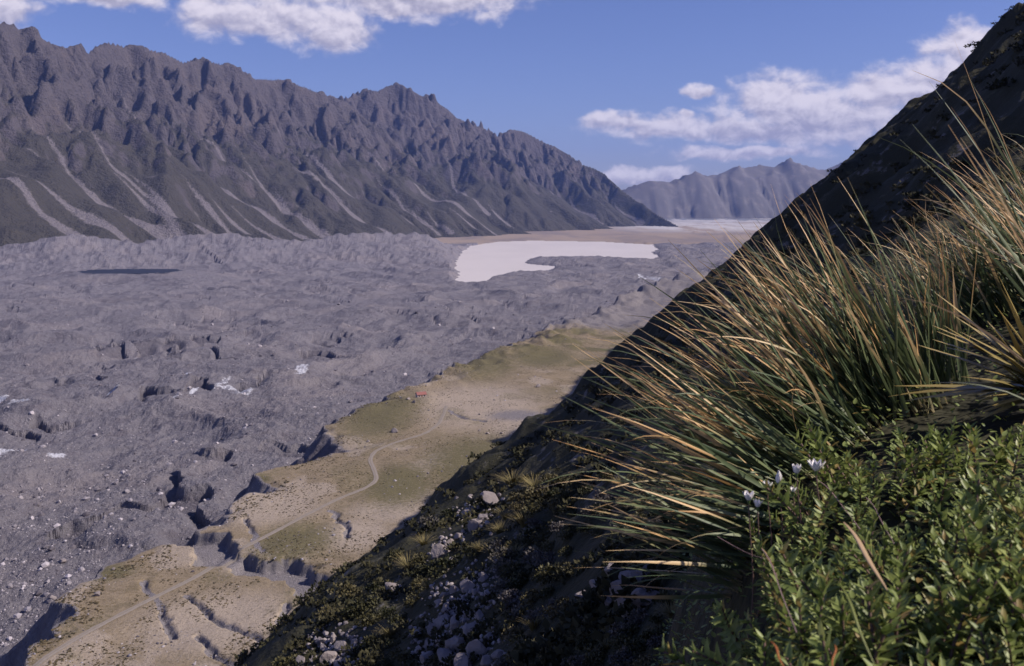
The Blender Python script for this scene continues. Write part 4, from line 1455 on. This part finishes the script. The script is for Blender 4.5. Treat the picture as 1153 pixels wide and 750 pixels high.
# ---- spear grass: stiff thick blades at the right edge
m, t, bs = new_mat('spear_grass_blade')
q = t.attr('t'); r_ = t.node('ShaderNodeObjectInfo').outputs['Random']
c = t.mix(t.ss(q, .0, .9), (.10, .12, .05), (.40, .29, .10))
c = t.mix(t.m('MULTIPLY', r_, .5), c, (.30, .24, .10))
t.put(bs.inputs['Base Color'], c)
bs.inputs['Roughness'].default_value = .25; bs.inputs['Specular IOR Level'].default_value = .6
M_SPEAR = m
SP = []
for i in range(4):
    v, f, q_ = blade_proto(960 + i, .08 + .05 * i, .2, .042, 6)
    me = mesh_np('spear_blade', v, f, dict(t=q_)); me.materials.append(M_SPEAR); SP.append(me)
rg = np.random.default_rng(77)
b0 = gpt(1172, 3.0)
root = empty('spear_grass', (b0[0], b0[1], b0[2]), label='spiky golden spear grass rosette at the right edge', category='plant')
for i in range(46):
    a = R(rg.uniform(105, 205)); el_ = rg.uniform(-.1, 1.0)
    d = np.array([math.cos(a), rg.normal() * .5, max(math.sin(a), -.25) + .15]); d /= np.linalg.norm(d)
    x = np.array([0, 0, -1.0]) - d * (-d[2]); x /= np.linalg.norm(x)
    y = np.cross(d, x); L = rg.uniform(.20, .42)
    o = bpy.data.objects.new('spear_blade', SP[i % 4]); COL.objects.link(o); o.parent = root
    m4 = Matrix.Identity(4)
    for r in range(3):
        for cc, vec in enumerate((x * L, y * L, d * L)):
            m4[r][cc] = float(vec[r])
    m4[0][3], m4[1][3], m4[2][3] = float(rg.normal() * .03), float(rg.normal() * .03), .06
    o.matrix_local = m4

# ---- leafy shrubs at the lower right: stems set with small glossy leaves
m, t, bs = new_mat('glossy_shrub_leaf')
r_ = t.node('ShaderNodeObjectInfo').outputs['Random']; r2_ = t.attr('rnd'); q = t.attr('t')
rx_ = t.m('FRACT', t.m('ADD', r_, r2_))
c = t.mix(rx_, (.115, .16, .042), (.35, .40, .125))
c = t.mix(t.m('MULTIPLY', t.ss(rx_, .86, .97), .8), c, (.30, .17, .06))
c = t.mix(t.m('MULTIPLY', t.ss(q, .5, 1.0), .35), c, (.26, .30, .12))
t.put(bs.inputs['Base Color'], c)
bs.inputs['Roughness'].default_value = .45; bs.inputs['Specular IOR Level'].default_value = .35
tr = t.node('ShaderNodeBsdfTranslucent'); t.put(tr.inputs[0], c)
mx_ = t.node('ShaderNodeMixShader'); mx_.inputs[0].default_value = .3
t.l.new(bs.outputs[0], mx_.inputs[1]); t.l.new(tr.outputs[0], mx_.inputs[2])
t.l.new(mx_.outputs[0], [n_ for n_ in t.n if n_.type == 'OUTPUT_MATERIAL'][0].inputs[0])
M_LEAF = m
M_STEM = flat_mat('woody_stem', (.16, .10, .085), .7)


def leaf_proto(seed):
    rg = np.random.default_rng(seed)
    v, f, q = [], [], []
    cv = rg.uniform(.1, .5)
    for s in range(5):
        u = s / 4; w = .17 * math.sin(math.pi * min(1, .12 + .88 * u) ** .8) + .01
        zz = -cv * u * u * .5
        for e in (-1, 0, 1):
            v.append((u, e * w, zz + (.05 if e else 0))); q.append(u)
        if s:
            k = 3 * s
            f += [(k - 3, k, k + 1, k - 2), (k - 2, k + 1, k + 2, k - 1)]
    return np.array(v), np.array(f), np.array(q)


LP = [leaf_proto(1000 + i) for i in range(5)]
LPM = []
for v, f, q_ in LP:
    me = mesh_np('leaf', v, f, dict(t=q_, rnd=np.zeros(len(v)))); me.materials.append(M_LEAF); LPM.append(me)


def sprig_layout(rg, L, leaf, curve):
    """stem points and leaf matrices in the sprig's own frame (up +Z)"""
    n = 10
    pts_ = [np.array([curve * (i / n) ** 2 * L, 0, L * i / n]) for i in range(n + 1)]
    lm = []
    k = 0
    whorls = int(L / (leaf * .36))
    for w in range(whorls):
        u = .12 + .88 * (w + .5) / whorls
        c = np.array([curve * u * u * L, 0, L * u])
        for s in range(3):
            th = w * 1.05 + s * 2.094 + rg.normal() * .2
            up_ = .35 + 1.1 * max(0, u - .55) / .45 + rg.normal() * .15
            d = np.array([math.cos(th), math.sin(th), up_]); d /= np.linalg.norm(d)
            y = np.array([-math.sin(th), math.cos(th), 0]); z = np.cross(d, y)
            ll = leaf * rg.uniform(.75, 1.15) * (1 - .35 * max(0, u - .8) / .2)
            lm.append((np.stack([d * ll, y * ll, z * ll], 1), c))
    return pts_, lm


def tube(pts_, r0, r1, ns=5):
    v, f = [], []
    for i, c in enumerate(pts_):
        r = r0 + (r1 - r0) * i / (len(pts_) - 1)
        for s in range(ns):
            a = 6.2832 * s / ns
            v.append((c[0] + r * math.cos(a), c[1] + r * math.sin(a), c[2]))
        if i:
            for s in range(ns):
                a0_, a1_ = (i - 1) * ns + s, (i - 1) * ns + (s + 1) % ns
                f.append((a0_, a1_, a1_ + ns, a0_ + ns))
    return np.array(v), np.array(f)


SPRIGS = []
for i in range(7):
    rg = np.random.default_rng(1100 + i)
    L = rg.uniform(.10, .15)
    pts_, lm = sprig_layout(rg, L, .022, rg.uniform(-.3, .5))
    sv, sf = tube(pts_, .0022, .0012)
    sm = mesh_np('sprig', sv, sf); sm.materials.append(M_STEM)
    vs, fs_, tq_, rn_ = [], [], [], []
    off = 0
    for a, (Mx, c) in enumerate(lm):
        v, f, q_ = LP[a % 5]
        vs.append(v @ Mx.T + c); fs_.append(f + off); tq_.append(q_); rn_.append(np.full(len(q_), rg.random())); off += len(v)
    lmesh = mesh_np('leaves', np.concatenate(vs), np.concatenate(fs_), dict(t=np.concatenate(tq_), rnd=np.concatenate(rn_))); lmesh.materials.append(M_LEAF)
    SPRIGS.append((sm, lmesh, lm))


def leafy_shrub(px, Y, n, rad, hgt, label, n_leafed, seed):
    rg = np.random.default_rng(seed)
    b = gpt(px, Y)
    root = empty('leafy_shrub', b, label=label, category='shrub', group='glossy leafy shrubs in the foreground')
    order = []
    for i in range(n):
        r = rad * math.sqrt(rg.random()); th = rg.uniform(0, 6.283)
        order.append((r * math.sin(th) - 1.5 * rg.random() * .0, r, th))
    order.sort()                                   # the nearest sprigs first: they show largest
    leaves = 0
    for i, (_, r, th) in enumerate(order):
        lx_, ly_ = r * math.cos(th), r * math.sin(th)
        gz_ = float(gnear(b[0] + lx_, b[1] + ly_)) - b[2]
        dome = hgt * (1 - (r / rad) ** 2 * .6) + rg.normal() * .02
        sm, lmesh, lm = SPRIGS[rg.integers(7)]
        o = bpy.data.objects.new('sprig', sm); COL.objects.link(o); o.parent = root
        sc = rg.uniform(1.4, 2.2)
        o.location = (lx_, ly_, gz_ + dome - .10 * sc)
        tl = .75 * r / rad
        o.rotation_euler = (0, 0, 0)
        ax = Vector((-math.sin(th), math.cos(th), 0))
        o.rotation_mode = 'QUATERNION'
        from mathutils import Quaternion
        o.rotation_quaternion = Quaternion(ax, tl + rg.normal() * .2) @ Quaternion((0, 0, 1), rg.uniform(0, 6.28))
        o.scale = (sc,) * 3
        if i < n_leafed and leaves + len(lm) < 300:
            for a, (Mx, c) in enumerate(lm):
                lo = bpy.data.objects.new('leaf', LPM[a % 5]); COL.objects.link(lo); lo.parent = o
                m4 = Matrix.Identity(4)
                for rr in range(3):
                    for cc in range(3):
                        m4[rr][cc] = float(Mx[rr, cc])
                    m4[rr][3] = float(c[rr])
                lo.matrix_local = m4
            leaves += len(lm)
        else:
            lo = bpy.data.objects.new('leaf_mass', lmesh); COL.objects.link(lo); lo.parent = o; lo['kind'] = 'stuff'
    return root


SHR = [(890, 1.75, 26, .16, .17, 'leafy shrub at the left end of the foreground scrub, over the dark drop'),
       (985, 1.62, 30, .17, .17, 'bright leafy shrub at the bottom edge right of centre'),
       (1085, 1.60, 30, .18, .18, 'leafy shrub at the bottom edge towards the right corner'),
       (940, 2.05, 26, .17, .17, 'leafy shrub in front of the white flowers'),
       (1035, 2.0, 30, .18, .20, 'leafy shrub in the middle of the foreground scrub'),
       (1130, 1.95, 30, .18, .22, 'dense leafy shrub at the right edge below the spear grass'),
       (920, 2.5, 24, .18, .14, 'low leafy shrub at the foot of the grass clumps on the left'),
       (1005, 2.55, 26, .2, .15, 'low leafy shrub at the foot of the middle grass clumps'),
       (1090, 2.5, 26, .2, .16, 'low leafy shrub in the dark gap beneath the spear grass'),
       (1180, 1.6, 22, .16, .2, 'leafy shrub cut by the lower right corner'),
       (845, 1.5, 12, .10, .08, 'small leafy shrub low at the bottom edge on the drop')]
for i, (px, Y, n, rad, h, lab) in enumerate(SHR):
    leafy_shrub(px, Y, int(n * 1.0), rad, h * .7, lab, 14, 1200 + i)

# small-leaved mat between them
N = 8000
rg = np.random.default_rng(55)
ys = rg.uniform(1.2, 4.6, N); us = rg.uniform(.10, .62, N); xs = us * ys
mm = rib_m(xs, ys)
ok = (rg.random(N) < (.3 + mm) * np.where((ys > 2.7) & (us > .40), .25, 1.0))
xs, ys = xs[ok], ys[ok]
zs = gnear(xs, ys)
hh_ = rg.uniform(0, .11, len(xs)) * (1 + .6 * fbm(xs * 3, ys * 3, 2, 77))
vs, fs_, tq_, rn_ = [], [], [], []
off = 0
v0, f0, q0 = LP[0]
for i in range(len(xs)):
    th = rg.uniform(0, 6.28); up_ = rg.uniform(-.1, 1.2)
    d = np.array([math.cos(th), math.sin(th), up_]); d /= np.linalg.norm(d)
    y = np.array([-math.sin(th), math.cos(th), 0]); z = np.cross(d, y)
    ll = rg.uniform(.012, .026)
    vs.append(v0 @ np.stack([d * ll, y * ll * 1.5, z * ll], 1).T + np.array([xs[i], ys[i], zs[i] + hh_[i]])); fs_.append(f0 + off); off += len(v0)
    tq_.append(q0 * .6); rn_.append(np.full(len(q0), rg.random()))
m = flat_mat('ground_cover_leaf', (.075, .085, .03), .5, .5, 9.0)
link('ground_cover', mesh_np('ground_cover', np.concatenate(vs), np.concatenate(fs_), dict(t=np.concatenate(tq_), rnd=np.concatenate(rn_))), M_LEAF, kind='stuff', label='small leaved ground cover between the foreground shrubs', category='ground cover')

# ---- white flowers
M_PETAL = flat_mat('white_petal', (.86, .82, .80), .5, .06)
M_CALYX = flat_mat('green_calyx', (.10, .15, .05), .6)
pt = []
for i in range(3):
    rg = np.random.default_rng(1300 + i)
    v, f = [], []
    for s in range(6):
        u = s / 5; w = .24 * math.sin(math.pi * (.06 + .92 * u) ** .9)
        zz = .15 * u * u
        for e in (-1, 0, 1):
            v.append((u, e * w, zz + (.08 if e else 0)))
        if s:
            k = 3 * s
            f += [(k - 3, k, k + 1, k - 2), (k - 2, k + 1, k + 2, k - 1)]
    me = mesh_np('petal', np.array(v), np.array(f)); me.materials.append(M_PETAL); pt.append(me)


def flower(px, py, Y, size, open_, n, label, seed):
    rg = np.random.default_rng(seed)
    X, Z = (px - CX) / F * Y, (HZ - py) / F * Y
    g0 = float(gnear(X, Y))
    root = empty('white_flower', (X, Y, g0), label=label, category='flower', group='white flowers below the grass')
    h = max(Z - g0, .03)
    sv, sf = tube([np.array([.02 * math.sin(3 * u) * (1 - u), 0, h * u]) for u in np.linspace(-.1, 1, 7)], .002, .0014)
    link('stem', mesh_np('stem', sv, sf), M_STEM, root)
    sv, sf = tube([np.array([0, 0, h - .006]), np.array([0, 0, h]), np.array([0, 0, h + .006])], .002, .005, 7)
    link('calyx', mesh_np('calyx', sv, sf), M_CALYX, root)
    for i in range(n):
        th = 6.283 * i / n + rg.normal() * .15
        up_ = 1.0 / max(open_, .05) * rg.uniform(.8, 1.2)
        d = np.array([math.cos(th), math.sin(th), up_]); d /= np.linalg.norm(d)
        y = np.array([-math.sin(th), math.cos(th), 0]); z = np.cross(d, y)
        o = bpy.data.objects.new('petal', pt[i % 3]); COL.objects.link(o); o.parent = root
        m4 = Matrix.Identity(4)
        for r in range(3):
            for cc, vec in enumerate((d * size, y * size, z * size)):
                m4[r][cc] = float(vec[r])
            m4[r][3] = (0, 0, h)[r]
        o.matrix_local = m4


FL = [(919, 532, 2.42, .034, 1.0, 9, 'largest open white flower at the foot of the grass'), (897, 535, 2.45, .028, .7, 7, 'half open white flower left of the largest one'),
      (877, 546, 2.5, .036, .22, 4, 'slender pointed white flower bud'), (864, 552, 2.52, .024, .8, 7, 'small white flower left of the pointed bud'),
      (843, 565, 2.45, .028, .9, 8, 'white flower at the left over the dark slope'), (853, 573, 2.45, .024, .8, 7, 'lower white flower beside the leftmost one'),
      (893, 556, 2.5, .018, .8, 6, 'tiny white flower under the half open one')]
for i, f_ in enumerate(FL):
    flower(*f_, 1350 + i)


# ---- dead twigs and a dry leaf lying over the shrubs
def strand(name, p0, p1, r0, r1, sag, mat, label, cat, flat=None):
    a = Vector(((p0[0] - CX) / F * p0[2], p0[2], (HZ - p0[1]) / F * p0[2])); b = Vector(((p1[0] - CX) / F * p1[2], p1[2], (HZ - p1[1]) / F * p1[2]))
    pts_ = []
    for i in range(10):
        u = i / 9
        c = a.lerp(b, u) + Vector((.002 * math.sin(u * 7), 0, sag * u * (1 - u) * 4))
        pts_.append(np.array(c))
    v, f = tube(pts_, r0, r1, 6)
    if flat:
        ctr = np.repeat(np.array(pts_), 6, 0)
        wv = np.repeat(np.sin(np.linspace(.25, 2.95, 10)), 6)[:, None]
        v = ctr + (v - ctr) * np.concatenate([flat * wv, flat * wv, wv], 1)
    o = link(name, mesh_np(name, v, f), mat, label=label, category=cat)
    return o


M_TWIG = flat_mat('dead_pink_twig', (.26, .17, .17), .7); M_DRY = flat_mat('dry_leaf', (.42, .29, .17), .6); M_RUST = flat_mat('rust_leaf', (.34, .12, .04), .5)
strand('twig', (920, 540, 2.45), (968, 596, 2.05), .0011, .0008, .01, M_TWIG, 'thin pinkish stem running down from the largest white flower', 'twig')
strand('twig', (858, 618, 1.9), (896, 712, 1.55), .0011, .0007, .012, M_TWIG, 'pinkish dead twig hanging down at the left end of the shrubs', 'twig')
strand('twig', (808, 604, 2.2), (880, 632, 1.95), .0011, .0008, -.01, M_TWIG, 'pinkish twig sticking out left over the dark drop', 'twig')
strand('twig', (975, 560, 2.2), (1006, 612, 2.0), .0009, .0007, .008, M_TWIG, 'short pinkish twig upright among the middle shrubs', 'twig')
strand('dry_leaf', (950, 588, 1.75), (998, 664, 1.5), .0028, .0028, .006, M_DRY, 'broad tan dead grass leaf lying over the shrubs', 'leaf', 1.6)
strand('grass_leaf', (944, 655, 1.42), (985, 752, 1.32), .0015, .0012, .006, flat_mat('green_leaf', (.17, .19, .05), .4), 'long green grass leaf crossing the bottom edge', 'leaf', 1.7)
strand('rust_leaf', (868, 722, 1.35), (885, 756, 1.3), .0012, .0008, .003, M_RUST, 'rust coloured leaf tip at the bottom edge, left one', 'leaf', 1.6)
strand('rust_leaf', (940, 726, 1.35), (938, 758, 1.3), .0012, .0008, .003, M_RUST, 'rust coloured leaf tip at the bottom edge, right one', 'leaf', 1.6)


# ---- things that would share the same words: tell them apart by their order from left to right
by = {}
for o in SC.objects:
    if o.parent is None and o.get('label') and o.get('category') and not o.get('kind'):
        by.setdefault(o['label'], []).append(o)
for lab, os_ in by.items():
    if len(os_) > 1:
        os_.sort(key=lambda o: o.location.x / o.location.y)
        nm = {2: ['left one', 'right one'], 3: ['left one', 'middle one', 'right one']}.get(len(os_)) or ['leftmost', 'second from left', 'third from left', 'fourth from left', 'fifth from left', 'sixth from left'][:len(os_) - 1] + ['rightmost']
        for o, w in zip(os_, nm):
            if len(lab.split()) + len(w.split()) <= 16:
                o['label'] = lab + ', ' + w
